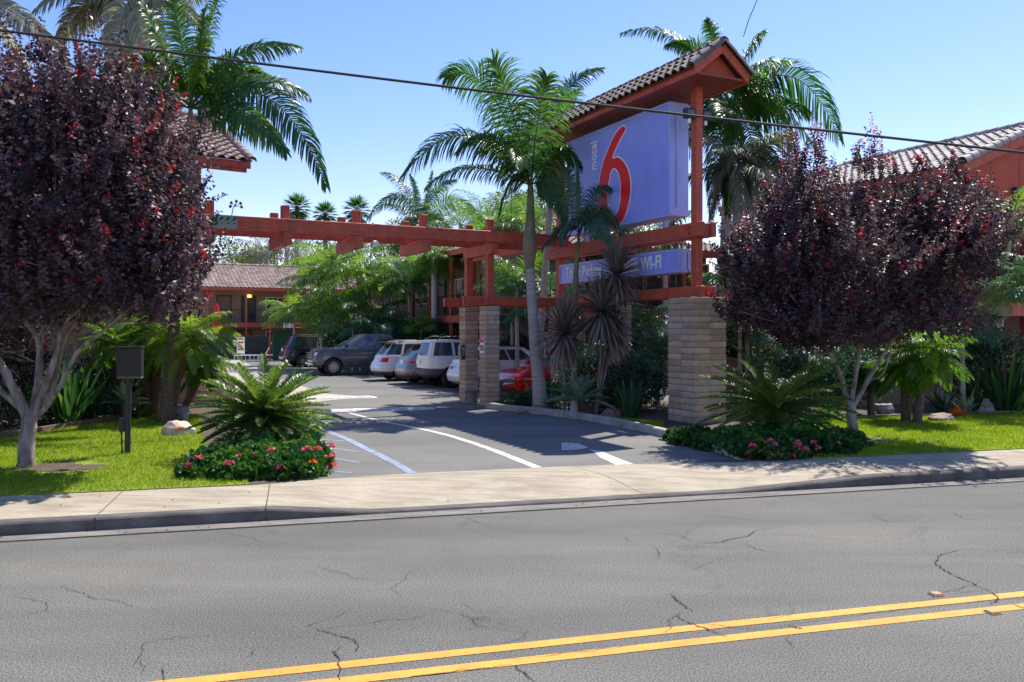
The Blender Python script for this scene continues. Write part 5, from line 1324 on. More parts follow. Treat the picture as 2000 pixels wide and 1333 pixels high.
# ------------------------------------------------------------ palms
def ptrunk(mb, pts, rad, mi=0):
    pts = [Vector(p) for p in pts]; out = []; rr = []
    n = len(pts); K = 9
    for i in range(n-1):
        a = pts[max(i-1, 0)]; b = pts[i]; c = pts[i+1]; d = pts[min(i+2, n-1)]
        for k in range(K):
            t = k/K; out.append(.5*((2*b)+(-a+c)*t+(2*a-5*b+4*c-d)*t*t+(-a+3*b-3*c+d)*t**3)); rr.append(rad[i]+(rad[i+1]-rad[i])*t)
    out.append(pts[-1]); rr.append(rad[-1])
    rr = [r*(1.025 if k % 2 else .985) for k, r in enumerate(rr)]
    mb.tube(out, rr, 16, mi=mi, jit=.012)
def pxfronds(acc, c, Y, lst, leaf, tint=.5, hang=.6, wid=.035, n=46, rach=.03, vee=.12):
    for it in lst:
        (cx, cy), (tx, ty), dy = it[:3]; lf = it[3] if len(it) > 3 else leaf; tn = it[4] if len(it) > 4 else tint+random.uniform(-.12, .12)
        p1 = P(cx, cy, Y+dy*.6); p2 = P(tx, ty, Y+dy)
        frond(acc, c, p1, p2, lf, n, hang, wid, tn, .10, vee, (.3, 1.15), 4, rach, twist=random.choice((-1, 1))*random.uniform(.55, 1.15))
# A: leaning king palm in front of the sign
YA = 22.3; ca = P(1036, 362, YA)
t = thing('king_palm', 'tall king palm with ringed leaning trunk in front of the pergola end', 'palm tree', Vector((.80, YA, LOT)))
mb = MB(); ptrunk(mb, [Vector((.80, YA, .05)), P(1052, 740, YA), P(1046, 690, YA), P(1041, 620, YA), P(1037, 560, YA), P(1035, 524, YA)], [.25, .185, .155, .14, .128, .125]); mb.build('trunk', M_ktrunk, t, smooth=60)
mb = MB(); mb.tube([P(1035, 526, YA), P(1034, 512, YA), P(1034, 490, YA), P(1034, 468, YA), P(1035, 440, YA), P(1036, 415, YA), P(1036, 390, YA), P(1036, 362, YA)], [.125, .15, .18, .185, .135, .115, .10, .075], 16); mb.build('crownshaft', M_shaft, t, smooth=60)
acc = Acc()
pxfronds(acc, ca, YA, [((905, 175), (788, 345), -.3), ((955, 95), (868, 152), .4), ((1000, 190), (962, 118), -.5), ((1050, 210), (1068, 150), -.6), ((900, 290), (830, 372), .8, .6), ((960, 215), (890, 300), -1.4, .6), ((1095, 250), (1135, 330), -.6, .65), ((1085, 330), (1105, 440), -.5, .6), ((1000, 310), (975, 420), -1.3, .55), ((1060, 230), (1080, 300), 1.6, .6), ((1005, 260), (1010, 330), -2.3, .6)], 1.2, .45, .5, .045, 82)
acc.build('crown', M_kp, t)
# B: smaller palm in front of the sign
YB = 21.4; cb = P(1131, 455, YB)
t = thing('king_palm', 'slim young king palm with dark fronds in front of the blue signs', 'palm tree', G(1122, 818) * 1.0)
gb = G(1122, 818); mb = MB(); ptrunk(mb, [gb, P(1121, 740, YB), P(1122, 660, YB), P(1123, 600, YB)], [.11, .075, .065, .06]); mb.build('trunk', M_ktrunk, t, smooth=60)
mb = MB(); mb.tube([P(1123, 602, YB), P(1123, 585, YB), P(1124, 555, YB), P(1126, 510, YB), P(1130, 470, YB), P(1131, 455, YB)], [.062, .08, .08, .06, .04, .03], 14); mb.build('crownshaft', M_shaft, t, smooth=60)
acc = Acc()
pxfronds(acc, cb, YB, [((1120, 360), (1102, 330), -.2, .5), ((1180, 370), (1212, 460), -.4, .52), ((1095, 420), (1058, 492), -.3, .45), ((1155, 400), (1195, 480), -1.2, .5), ((1130, 350), (1127, 318), .2, .15), ((1150, 380), (1160, 440), 1.2, .5), ((1110, 400), (1095, 480), -1.3, .45), ((1160, 350), (1195, 370), .5, .4)], .66, .40, .6, .036, 60, .014)
acc.build('crown', M_dkp, t)
# H: palm behind A with upright right-arching frond
def kpalm(label, px, cy, Y, base_px, lst, leaf, mat, tint=.45, hang=.4, shaft=True, tr=.11, extra=0, L=2.6, n=60, wid=.05, rach=.026, tm=None, group='king palms among the buildings', name='king_palm'):
    c = P(px, cy, Y); g = Vector(((base_px-1000)/F*Y, Y, LOT)); t = thing(name, label, 'palm tree', g)
    top = P(px, cy, Y); s0 = top-Vector((0, 0, 1.2)); mb = MB()
    ptrunk(mb, [g, g.lerp(s0, .35), g.lerp(s0, .7), s0], [tr*1.4, tr*1.1, tr, tr*.95]); mb.build('trunk', tm or M_ktrunk, t, smooth=60)
    mb = MB(); mb.tube([s0-Vector((0, 0, .02)), s0.lerp(top, .15), s0.lerp(top, .4), s0.lerp(top, .75), top], [tr*.95, tr*1.2, tr*1.15, tr*.75, tr*.4], 12); mb.build('crownshaft', M_shaft, t, smooth=60)
    acc = Acc(); pxfronds(acc, c, Y, lst, leaf*1.45, tint, hang*.9, wid*.98, int(n*1.25), rach)
    if extra: crown(acc, c, extra, L, leaf, hang, wid, tint, (1.2, -.3), .8, n)
    acc.build('crown', mat, t); return t
kpalm('king palm behind the leaning one with a tall frond arching towards the sign', 1078, 285, 27, 1046, [((1080, 150), (1178, 135), -.3, .8, .35), ((1110, 190), (1165, 265), -.6, .8), ((1090, 210), (1120, 300), -1.3, .8), ((1040, 220), (990, 330), .3), ((1060, 190), (1050, 160), .8), ((1120, 260), (1150, 380), .5)], .8, M_kp, .45, .45, extra=4)
# C, D, D2: palms over the left building
kpalm('large king palm arching a long frond over the tiled corner at the upper left', 372, 212, 19, 322, [
    ((545, 95), (638, 368), -.5, .85, .22), ((440, 70), (582, 92), .3, .8, .6), ((395, 60), (452, -60), .0, .8, .7), ((360, 90), (330, -30), .3, .7, .6), ((300, 90), (205, 140), -.4, .8, .6), ((470, 190), (560, 300), -1.2, .75, .4), ((330, 120), (280, 10), -.8, .7, .6), ((300, 180), (240, 330), .3, .7), ((420, 130), (520, 150), 1.4, .8, .65), ((500, 110), (600, 190), .9, .8, .45), ((390, 110), (400, 20), -1.2, .7, .7)], .8, M_kp, .5, .5, n=72, tr=.11, extra=3, tm=M_ftrunk)
kpalm('king palm with pale hanging fronds at the top left, crown cut by the frame', 252, 2, 20.5, 288, [
    ((310, -60), (400, 60), -.4, .75, .75), ((290, 0), (322, 150), -.8, .7, .9), ((235, 30), (215, 170), -.9, .7, .8), ((190, -30), (142, 60), .2, .7), ((330, -40), (440, -20), .5, .7, .7), ((200, -80), (150, -60), .5), ((270, 20), (290, 120), -1.4, .6, .9), ((250, -80), (260, -140), 0), ((160, -70), (62, 30), -.3, .7, .6), ((170, -20), (110, 90), .4, .7, .7)], .75, M_palel, .55, .55, n=64, tr=.10, tm=M_ftrunk)
kpalm('king palm beyond the left edge with one pale frond arching into view', -70, 0, 15.5, -95, [((30, -10), (135, 125), -.2, .42, .7), ((-10, 30), (60, 130), .5, .4, .7), ((-20, -60), (60, -50), .1, .5, .6), ((-120, -60), (-190, 30), 0), ((-60, 60), (-20, 150), -.6)], .5, M_palel, .6, .5, n=50, tr=.13)
# E: big palm behind the sign roof
kpalm('big king palm with long weeping fronds to the right of the blue sign', 1425, 205, 25, 1404, [
    ((1560, 60), (1640, 275), -.3, 1.35, .22), ((1500, 150), (1560, 330), -1.3, 1.2, .6), ((1455, 90), (1492, 62), .4, .7, .4), ((1340, 20), (1214, 66), .6, .75, .35), ((1380, 60), (1300, 90), .2, .6), ((1465, 220), (1500, 400), -.8, 1.0, .7), ((1395, 240), (1388, 420), -.9, .95, .4), ((1430, 260), (1420, 420), -1.5, .9, .6), ((1450, 240), (1470, 440), .8, .95, .6), ((1520, 170), (1600, 300), 1.2, 1.2, .3), ((1370, 190), (1330, 330), -.5, .9), ((1400, 80), (1380, 40), -.3, .6), ((1480, 120), (1540, 180), .9, 1.1, .3)], 1.0, M_kp, .42, .75, n=60, tr=.16, wid=.05, extra=8, L=2.4)
kpalm('king palm low behind the right sign post with drooping grey green fronds', 1440, 330, 23.5, 1400, [((1400, 330), (1384, 450), -.5), ((1480, 310), (1462, 420), -.4), ((1500, 290), (1530, 400), .5), ((1450, 300), (1440, 410), -1.2), ((1410, 290), (1400, 380), .4)], .8, M_palel, .35, .7, n=48, tr=.12, extra=8, L=1.9)
# F
kpalm('grey green feather palm standing behind the middle of the pergola beam', 822, 440, 66, 822, [
    ((780, 330), (712, 440), -.3, 1.15), ((795, 340), (745, 338), .3, 1.15), ((840, 360), (892, 352), -.3, 1.15), ((890, 350), (945, 440), .4, 1.15), ((838, 380), (845, 335), -.4, 0.9, .85), ((790, 420), (760, 480), -.8, 1.15), ((860, 400), (885, 470), -1, 1.15), ((815, 370), (800, 340), .6, .5)], 1.2, M_dkp, .75, .5, n=54, tr=.22, extra=3, L=4.0, wid=.085)
# generic feather palms: label, px, crown py, Y, L, n fronds, leaf, material, tint, trunk radius, trunk mat
def gpalm(label, px, cy, Y, L, n, leaf, mat, tint=.5, tr=.10, tm=None, name='feather_palm', hang=.5, el=(1.35, -.3), droop=.9, wid=.045, nl=30, group=None, bx=None, vee=.15, base=None, tilt=0, seg=3, tj=.14):
    c = P(px, cy, Y); g = base or Vector((((bx or px)-1000)/F*Y, Y, LOT)); t = thing(name, label, 'palm tree', g, 0, group)
    mb = MB(); mid = g.lerp(c, .5)+Vector((tilt, 0, 0)); ptrunk(mb, [g, mid, c], [tr*1.35, tr, tr*.85]); mb.build('trunk', tm or M_ktrunk, t, smooth=60)
    acc = Acc(); crown(acc, c, n, L, leaf, hang, wid, tint, el, droop, nl, vee, seg, tj=tj); acc.build('crown', mat, t); return t
cl = 'bright feather palms clustered behind the parked cars'
cluster = [(622, 548, 47, 2.1, 'leftmost bright palm of the cluster in front of the far tiled roof'), (652, 520, 46, 2.8, 'bright tall palm second from the left in the cluster behind the cars'),
    (705, 535, 44, 2.8, 'bright tall palm in the middle of the cluster behind the pickup truck'), (752, 560, 43, 2.4, 'bright palm at the right end of the cluster above the pickup truck'),
    (628, 610, 45, 2.3, 'lower bright palm of the cluster, left of the pickup truck cab'), (690, 610, 43, 2.5, 'lower palm of the cluster directly above the pickup truck'),
    (735, 635, 42, 2.0, 'lowest palm of the cluster behind the pickup truck cab'), (575, 610, 50, 2.0, 'small pale palm partly covering the far building window')]
for i, (px, cy, Y, L, lb) in enumerate(cluster):
    gpalm(lb, px, cy, Y, L*1.2, 13 if i < 4 else 12, .85, [M_bright, M_bright, M_bright, M_bright, M_bright, M_kp, M_dkp, M_bright][i], [.55, .6, .62, .45, .4, .6, .6, .75][i], .07, group=cl, hang=.75, nl=40, wid=.050, el=(1.3, -.15), droop=1.3, tj=.2)
gpalm('dusty green palm rising behind the far tiled roof, right of the purple tree', 520, 500, 78, 4.2, 14, 1.0, M_palel, .3, .2, hang=.5, wid=.09, nl=26)
gpalm('dusty palm behind the far tiled roof, right of the other dusty one', 560, 490, 74, 3.6, 13, .9, M_palel, .35, .2, hang=.5, wid=.09, nl=26)
gpalm('green feather palm behind the right part of the pergola beam', 900, 440, 60, 4.2, 16, 1.2, M_kp, .7, .2, hang=.4, nl=30)
gpalm('yellowish feather palm above the beam left of the leaning palm', 962, 425, 56, 3.4, 13, 1.0, M_bright, .35, .18, hang=.4, nl=30)
gpalm('bushy feather palm just behind the slim pillars and the leaning trunk', 1012, 465, 54, 4.0, 16, 1.2, M_kp, .75, .2, hang=.4, nl=30)
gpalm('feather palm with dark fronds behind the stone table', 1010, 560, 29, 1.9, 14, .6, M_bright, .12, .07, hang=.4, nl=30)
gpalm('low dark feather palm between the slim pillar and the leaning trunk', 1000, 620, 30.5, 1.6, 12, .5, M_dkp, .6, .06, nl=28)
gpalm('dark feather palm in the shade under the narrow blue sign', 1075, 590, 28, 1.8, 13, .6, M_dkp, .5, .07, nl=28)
gpalm('yellow green palm with ragged dry skirt right of the middle pergola gap', 848, 500, 41, 1.9, 18, .75, M_bright, .4, .15, el=(1.2, -.9), hang=.7, nl=30, tm=M_ktrunk)
gpalm('shaded palm against the walkway of the right hand building row', 800, 545, 43, 2.1, 14, .75, M_dkp, .8, .09, hang=.5, nl=28)
gpalm('bright small palm low in front of the walkway stairs', 822, 640, 40.5, 1.1, 10, .5, M_bright, .6, .05, nl=22, el=(1.3, .1))
gpalm('feather palm seen between the blue sign and its left post', 1090, 350, 50, 3.4, 13, 1.2, M_kp, .5, .12, nl=30)
gpalm('sunlit feather palm below the large blue sign at its left edge', 1060, 440, 48, 2.8, 12, 1.0, M_bright, .25, .1, nl=28)
gpalm('deep green areca palm filling the shade left of the big pillar', 1250, 640, 23.5, 1.35, 16, .5, M_dkp, .55, .05, nl=32, wid=.035)
gpalm('deep green areca palm touching the left edge of the big pillar', 1285, 700, 22.0, 1.1, 14, .42, M_dkp, .65, .05, nl=30, wid=.03)
gpalm('shaded palm below the narrow sign beside the strap leaved plants', 1215, 690, 23, 1.0, 12, .4, M_dkp, .45, .05, nl=28, wid=.03)
gpalm('pale palm with dry white lower fronds at the right edge', 1945, 545, 22.5, 1.2, 13, .52, M_dead, .75, .085, el=(.5, -1.2), hang=.8, nl=34, wid=.03)
gpalm('bright yellow green palm under the red gable at the right edge', 1975, 430, 23.2, 1.4, 13, .55, M_bright, .6, .06, nl=30, wid=.035, bx=1940)
gpalm('blue green palm leaning in from the right edge', 2030, 560, 20.5, 1.7, 13, .6, M_dkp, .8, .10, nl=32, wid=.035)
gpalm('blue green palm low at the right edge beside the maroon balcony', 1880, 640, 21.5, 1.1, 12, .5, M_dkp, .65, .06, nl=30, wid=.03)
gpalm('bright feather palm behind the purple tree above the cycad', 1460, 590, 21.5, 1.1, 13, .45, M_palel, .6, .06, nl=30, wid=.03)
gpalm('yellow green palm just right of the big pillar', 1445, 625, 21, .9, 11, .4, M_bright, .6, .05, nl=28, wid=.03)
gpalm('dark palm in the shade behind the right cycad', 1545, 680, 20.5, 1.2, 13, .5, M_dkp, .6, .05, nl=30, wid=.03)
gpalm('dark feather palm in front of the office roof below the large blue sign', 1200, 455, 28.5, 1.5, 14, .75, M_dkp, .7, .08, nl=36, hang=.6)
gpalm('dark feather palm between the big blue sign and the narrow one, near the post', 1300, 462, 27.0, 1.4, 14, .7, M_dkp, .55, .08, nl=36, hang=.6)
gpalm('green feather palm right of the mast, just left of the sign beams', 1035, 450, 33, 2.0, 14, .8, M_kp, .8, .09, nl=36, hang=.6)
gpalm('sunny feather palm left of the mast above the pergola beam', 975, 455, 35, 1.8, 13, .7, M_bright, .3, .09, nl=34, hang=.5)
gpalm('sunny green palm right of the big pillar, just below the red beam end', 1432, 560, 24, 1.3, 16, .6, M_bright, .6, .07, nl=36, hang=.6)
# pygmy date palms
def pygmy(label, c, base, L, n, tint=.6, r=.09, mat=None, lean=0):
    t = thing('pygmy_date_palm', label, 'palm tree', base)
    mb = MB(); base = Vector(base); mid = base.lerp(c, .5)+Vector((lean, 0, -.02)); ptrunk(mb, [base, mid, c], [r*1.2, r, r*1.15]); mb.build('trunk', M_ftrunk, t, smooth=60)
    acc = Acc(); crown(acc, c, n, L, .32, .45, .020, tint, (1.35, -.75), 1.5, 60, .2, 3, rach=.012, fw=(.5, 1.2)); acc.build('crown', mat or M_bright, t); return t
pygmy('bright weeping date palm leaning right at the corner of the tan building', P(372, 655, 19.5), G(330, 822)*1.0, 1.5, 34, .75, .10, lean=-.05)
pygmy('bright date palm with upright trunk just behind the utility box', P(308, 668, 20.5), G(300, 812), 1.35, 28, .55, .12)
pygmy('small bright date palm behind the left flower bed near the wall corner', P(398, 720, 20.5), G(352, 812), .85, 20, .6, .08)
pygmy('bright date palm left of the utility box under the purple crown', P(225, 672, 20), G(232, 815), 1.1, 24, .5, .10)
pygmy('bright feathery date palm right of the wide purple tree trunk', P(1808, 690, 18.8), G(1790, 830), 1.2, 30, .5, .09)
pygmy('bright feathery date palm with short trunk, nearer the wide purple tree trunk', P(1768, 715, 19.2), G(1770, 826), .95, 24, .4, .10)
pygmy('dark feathery date palm in the shade behind the right lawn', P(1700, 730, 20.5), G(1702, 815), .8, 20, .2, .08, M_kp)
# fan palms far away
for px, cy, r, lb in ((580, 408, 1.75, 'left and largest of three far fan palms above the pergola beam'), (635, 420, 1.5, 'middle of three far fan palms above the pergola beam'), (697, 412, 1.7, 'right hand one of three far fan palms above the pergola beam')):
    Y = 95; c = P(px, cy, Y); g = Vector((c.x, Y, LOT)); t = thing('fan_palm', lb, 'palm tree', g, 0, 'distant fan palms')
    mb = MB(); ptrunk(mb, [g, g.lerp(c, .5), c], [.35, .25, .22]); mb.build('trunk', M_ftrunk, t, smooth=60)
    acc = Acc(); fan_palm_crown(acc, c, r*1.15, 34, .5, (1.4, -.7), 10, .16); acc.build('crown', M_kp, t)
    acc = Acc(); fan_palm_crown(acc, np.array(c)-[0, 0, .5], r*.95, 22, .5, (-.5, -1.4), 9, .14); acc.build('dry_skirt', M_dead, t)
# broad trees far behind
def btree(label, px, cy, Y, r, n, mat, tint=(.3, .8), size=.28):
    c = P(px, cy, Y); g = Vector((c.x, Y, LOT)); t = thing('broad_tree', label, 'tree', g)
    mb = MB(); limb(mb, [g, g.lerp(c, .5), c], .3, .15); 
    for k in range(6): limb(mb, [g.lerp(c, .6), c+Vector((random.uniform(-1, 1)*r[0]*.6, random.uniform(-1, 1)*r[1]*.6, random.uniform(-.2, .6)*r[2]))], .12, .04, 6)
    mb.build('trunk', M_bark, t, smooth=60)
    acc = Acc()
    for k in range(9):
        d = nrm(RNG.normal(0, 1, 3))*np.array(r)*.55; cloud(acc, np.array(c)+d, np.array(r)*random.uniform(.4, .6), n//9, size, tint=tint)
    acc.build('crown', mat, t)
btree('sunny yellow green tree right behind the purple tree, beyond the far roof', 472, 505, 84, (4.0, 3, 3.2), 5000, M_tree, (.55, 1))
btree('grey green tree behind the far tiled roof', 610, 505, 88, (5, 3, 2.6), 5000, M_tree, (.1, .6))
btree('olive green tree beyond the pergola between far roof and palms', 770, 480, 70, (3.6, 3, 2.4), 5000, M_tree, (.3, .8), .24)
btree('green tree behind the middle buildings right of the mast', 1020, 430, 60, (3.2, 3, 2.6), 4000, M_tree, (.3, .8), .24)
btree('low green tree behind the office between the sign posts', 1180, 470, 48, (3.5, 3, 2.0), 4500, M_tree, (.0, .45), .22)
# agave flower stalk seen above the beam
c = P(452, 425, 22); t = thing('flower_stalk', 'thin dark flower stalk sprouting above the address board', 'plant', c)
mb = MB(); mb.tube([c, P(455, 408, 22), P(462, 395, 22)], .012, 5)
for a, b in ((450, 404), (452, 397), (462, 394), (470, 398), (472, 405)): mb.tube([P(460, 404, 22), P((460+a)/2, (404+b)/2-2, 22), P(a, b, 22)], .008, 4); mb.lathe([(.01, -.04), (.05, 0), (.02, .05)], P(a, b, 22), 6)
mb.build('stem', M_boxm, t)

# ------------------------------------------------------------ hedges and background greenery
def bush(name, label, c, r, n, size, mat, tint=(.2, .8), w=None, cat='shrub', group=None):
    c = Vector(c); t = thing(name, label, cat, (c.x, c.y, LOT), 0, group); mb = MB()
    for k in range(5): mb.tube([(c.x, c.y, LOT), (c.x+random.uniform(-.5, .5)*r[0], c.y+random.uniform(-.5, .5)*r[1], c.z+r[2]*.3)], [.03, .01], 5)
    mb.build('stems', M_ftrunk, t); acc = Acc()
    for k in range(4): d = RNG.uniform(-.35, .35, 3)*np.array(r); cloud(acc, np.array(c)+d, np.array(r)*random.uniform(.65, .85), n//4, size, w, tint)
    acc.build('foliage', mat, t); return t
def bz(px, py, Y): return P(px, py, Y)
bush('dark_shrub', 'dark leafy shrub in the shade at the left edge behind the big trunk', P(20, 760, 18.4), (1.4, .8, 1.0), 5000, .10, M_dkp, (0, .35))
bush('dark_shrub', 'dark leafy shrub right of the big trunk in the left bed', P(140, 790, 19.4), (1.1, .7, .7), 3500, .10, M_dkp, (.1, .55))
bush('dark_shrub', 'dark shrub between the left strap plants and the date palms', P(205, 745, 21.2), (1.0, .6, 1.1), 4000, .10, M_dkp, (.05, .6))
bush('green_shrub', 'green shrub filling the space under the left date palms', P(275, 745, 21.8), (.8, .5, 1.0), 3000, .09, M_strap, (.1, .7))
bush('green_hedge', 'dark hedge behind the pickup truck below the palm cluster', P(738, 665, 45.5), (3.0, 1.0, 1.5), 9000, .20, M_dkp, (.1, .9), cat='hedge')
bush('green_hedge', 'dark hedge behind the white parked cars', P(840, 668, 41), (3.0, 1.0, 1.3), 6000, .18, M_dkp, (.0, .7), cat='hedge')
bush('green_hedge', 'dark hedge in the shade behind the stone table', P(1040, 680, 32.5), (2.6, 1, 1.3), 6000, .16, M_dkp, (.0, .6), cat='hedge')
bush('dark_shrub', 'dark leafy shrub left of the big pillar above the small lawn', P(1245, 760, 21.3), (.9, .6, .8), 4500, .09, M_dkp, (.0, .6))
bush('dark_shrub', 'dark leafy shrub behind the middle pillar of the sign', P(1160, 730, 24.0), (1.1, .6, 1.0), 4000, .10, M_dkp, (.0, .5))
bush('variegated_shrub', 'cream and green shrub beside the top of the big pillar', P(1450, 580, 22.0), (.85, .6, .6), 3500, .13, M_var, (.2, 1), .03)
bush('variegated_shrub', 'cream and green shrub right of the big pillar at mid height', P(1475, 650, 21.8), (.9, .6, .7), 3500, .13, M_var, (.0, .8), .03)
bush('dark_shrub', 'tall dark shrub just behind the right side of the big pillar', P(1428, 680, 22.8), (.8, .5, 1.3), 4500, .11, M_dkp, (.1, .7))
bush('dark_shrub', 'dark shrub in the shade behind the right cycad', P(1560, 730, 20.2), (1.3, .6, .9), 5000, .10, M_dkp, (.0, .5))
bush('dark_shrub', 'dark shrub behind the wide purple tree trunk', P(1660, 740, 20.8), (1.0, .5, .8), 3500, .10, M_dkp, (.0, .5))
bush('dark_shrub', 'dark shrub below the maroon balcony at the right edge', P(1900, 700, 21.9), (1.6, .5, .9), 4500, .10, M_dkp, (.0, .45))
bush('green_shrub', 'leafy green shrub beside the garden table', P(1065, 770, 22.6), (.55, .5, .42), 2500, .08, M_dkp, (.2, .9))
bush('flowering_shrub', 'leafy shrub under the red blossoms near the stone table', P(1015, 782, 22.7), (.36, .3, .32), 1500, .07, M_dkp, (.2, .9))

# ------------------------------------------------------------ cycads
def cycad(label, base, h, L, n, mat, skirt=0, el=(1.25, -.25)):
    t = thing('cycad', label, 'cycad', base); base = Vector(base); c = base+Vector((0, 0, h))
    mb = MB(); prof = [(.16, 0)]; k = 0
    while k*.05 < h: prof += [(.20+.03*(k % 2), .02+k*.05)]; k += 1
    mb.lathe(prof, base, 18, jit=.12); mb.build('trunk', M_ftrunk, t, smooth=60)
    acc = Acc(); az = 1.0
    for i in range(n):
        f = (i+.5)/n; e = el[0]+(el[1]-el[0])*f**.75+random.uniform(-.1, .1); az += 2.39996; l = L*random.uniform(.88, 1.1)
        d = sphdir(az, e); p0 = np.array(c); p1 = p0+d*l*.55; hd = sphdir(az, 0)
        p2 = p1+nrm(d*.8+hd*.35-np.array([0, 0, .25+.35*f]))*l*.5
        frond(acc, p0, p1, p2, .17, 74, .05, .020, .35+random.uniform(-.15, .45)*(1-.5*f), .12, .45, (.25, .9), 2, .012, (.30, .93))
    acc.build('crown', mat, t)
    if skirt:
        acc = Acc()
        for i in range(skirt):
            az += 2.39996; d = sphdir(az, -.5); p0 = np.array(c)-[0, 0, .05]; frond(acc, p0, p0+d*L*.4, p0+d*L*.5+[0, 0, -L*.35], .12, 36, .2, .014, random.uniform(.2, .7), .1, .4, (.3, .9), 2, .012)
        acc.build('dry_fronds', M_dead, t)
    return t
yc = 13.9
cy1 = Vector(((518-1000)/F*yc, yc, LOT))
cycad('bright green cycad rising from the pink flower mound left of the driveway', cy1, .66, 1.12, 86, M_cyc, el=(1.38, -.35))
yc = 16.0; cy2 = Vector(((1512-1000)/F*yc, yc, LOT))
cycad('large dark cycad with dry brown lower fronds beside the big pillar', cy2, .62, 1.45, 60, M_cyc, skirt=16, el=(1.15, -.35))
# ------------------------------------------------------------ geranium mounds
def geranium(label, pts, h, n, size=.075, flowers=(), petal=None):
    """pts: (x, y, rx, ry) lobes on the ground"""
    t = thing('geranium_bed', label, 'flower bed', (pts[0][0], pts[0][1], LOT)); acc = Acc()
    tot = sum(a*b for _, _, a, b, *_ in pts)
    for (x, y, rx, ry, *hh) in pts:
        hz = (hh[0] if hh else h); m = int(n*rx*ry/tot)
        d = nrm(RNG.normal(0, 1, (m, 3))); d[:, 2] = abs(d[:, 2]); k = RNG.normal(0, 1, (4, 3))
        rad = (RNG.uniform(.72, 1.04, m))*(1+.07*np.sin(d@k.T*5).sum(1))
        B = np.array([x, y, LOT])+d*rad[:, None]*np.array([rx, ry, hz])
        D = d*.5+RNG.normal(0, .6, (m, 3))+[0, 0, .35]
        T = np.clip(RNG.uniform(0, .75, m)+.18*np.sin(B@k[0]*4), 0, 1)
        # rounded leaves: two wide quads
        D = nrm(D); s = nrm(np.cross(D, RNG.normal(0, 1, (m, 3)))); u = np.cross(s, D); Ls = size*RNG.uniform(.6, 1.2, m)[:, None]
        for sg in (-1, 1):
            V = np.stack([B, B+D*Ls*.35+s*sg*Ls*.55+u*Ls*.12, B+D*Ls*.95+s*sg*Ls*.38+u*Ls*.10, B+D*Ls*.9], 1)
            acc.add(V, np.arange(m*4).reshape(m, 4), T)
    acc.build('foliage', M_ger, t)
    cs = []
    for (px, py, y, mat, sc) in flowers:
        dv = np.array([(px-1000)/F, 1, -(py-HZ)/F]); og = np.array([0, 0, CH]); best = None
        for (x, yy, rx, ry, *hh) in pts:
            R_ = np.array([rx, ry, hh[0] if hh else h])*1.03; o_ = (og-np.array([x, yy, LOT]))/R_; d_ = dv/R_
            a_ = d_@d_; b_ = o_@d_; c_ = o_@o_-1; q_ = b_*b_-a_*c_
            if q_ > 0:
                tt = (-b_-math.sqrt(q_))/a_; best = tt if best is None else min(best, tt)
        c = Vector(og+dv*best) if best else P(px, py, y)
        if c.z < LOT+.04: c.z = LOT+.06
        a2 = Acc(); m = 22; d = nrm(RNG.normal(0, 1, (m, 3))); d[:, 2] = abs(d[:, 2])*.8
        leaves(a2, np.array(c)+d*.02*sc, d+RNG.normal(0, .3, (m, 3)), .042*sc, .036*sc, RNG.uniform(.0, 1, m))
        a2.build('flower', mat, t)
    return t
fl = []
def gy(px, py, Yb): return Yb
for px, py in ((468, 895), (444, 907), (532, 880), (557, 887), (450, 906), (473, 893), (495, 889), (521, 897), (548, 915), (592, 882), (602, 880), (622, 878), (640, 895), (648, 893), (611, 905), (634, 921), (650, 912), (388, 897), (370, 912), (648, 872)):
    y = 13.1 if py < 890 else 12.55
    fl.append((px, py, y-.05, M_orp if (px, py) == (611, 905) else M_pink, random.uniform(1.1, 1.5)))
geranium('mound of geraniums with pink flowers at the foot of the left cycad', [(-4.35, 12.25, .62, .5, .36), (-3.75, 12.4, .7, .55, .40), (-3.22, 12.55, .40, .45, .42), (-4.0, 13.1, .8, .65, .46), (-3.45, 13.3, .45, .55, .44), (-4.6, 12.8, .4, .45, .28), (-3.08, 12.3, .24, .3, .28), (-3.95, 11.98, .55, .42, .28), (-3.3, 12.08, .5, .40, .30), (-4.55, 12.0, .32, .36, .22)], .4, 15000, flowers=fl)
fl = []
for px, py in ((1418, 850), (1505, 864), (1512, 872), (1470, 873), (1462, 888), (1500, 886), (1487, 885), (1528, 893), (1546, 892), (1556, 870), (1555, 877), (1572, 880), (1598, 877), (1510, 906), (1635, 868), (1590, 868), (1558, 866)):
    y = 15.0 if py < 860 else 14.0 if py < 880 else 13.55
    fl.append((px, py, y-.1, M_pink, random.uniform(1.1, 1.5)))
geranium('dark geranium mound with pink flowers at the foot of the right cycad', [(4.0, 15.0, .75, .6, .34), (4.4, 14.2, .8, .65, .36), (5.2, 14.5, .85, .65, .38), (5.0, 15.3, .9, .7, .42), (5.9, 15.1, .6, .5, .30), (4.15, 13.95, .45, .4, .26), (5.5, 14.35, .5, .42, .26), (3.45, 15.4, .45, .4, .3)], .4, 16000, flowers=fl)
fl = [(px, py, 16.0, M_pink, 1.1) for px, py in ((1320, 845), (1333, 849), (1341, 846), (1350, 855), (1327, 842), (1346, 862))]
geranium('small cluster of red and pink geraniums beside the island kerb', [(3.3, 16.05, .32, .28, .2), (3.55, 15.75, .3, .25, .18)], .2, 1400, flowers=fl+[(1344, 856, 15.8, M_redp, 1.0), (1312, 841, 16.1, M_redp, 1.0)])
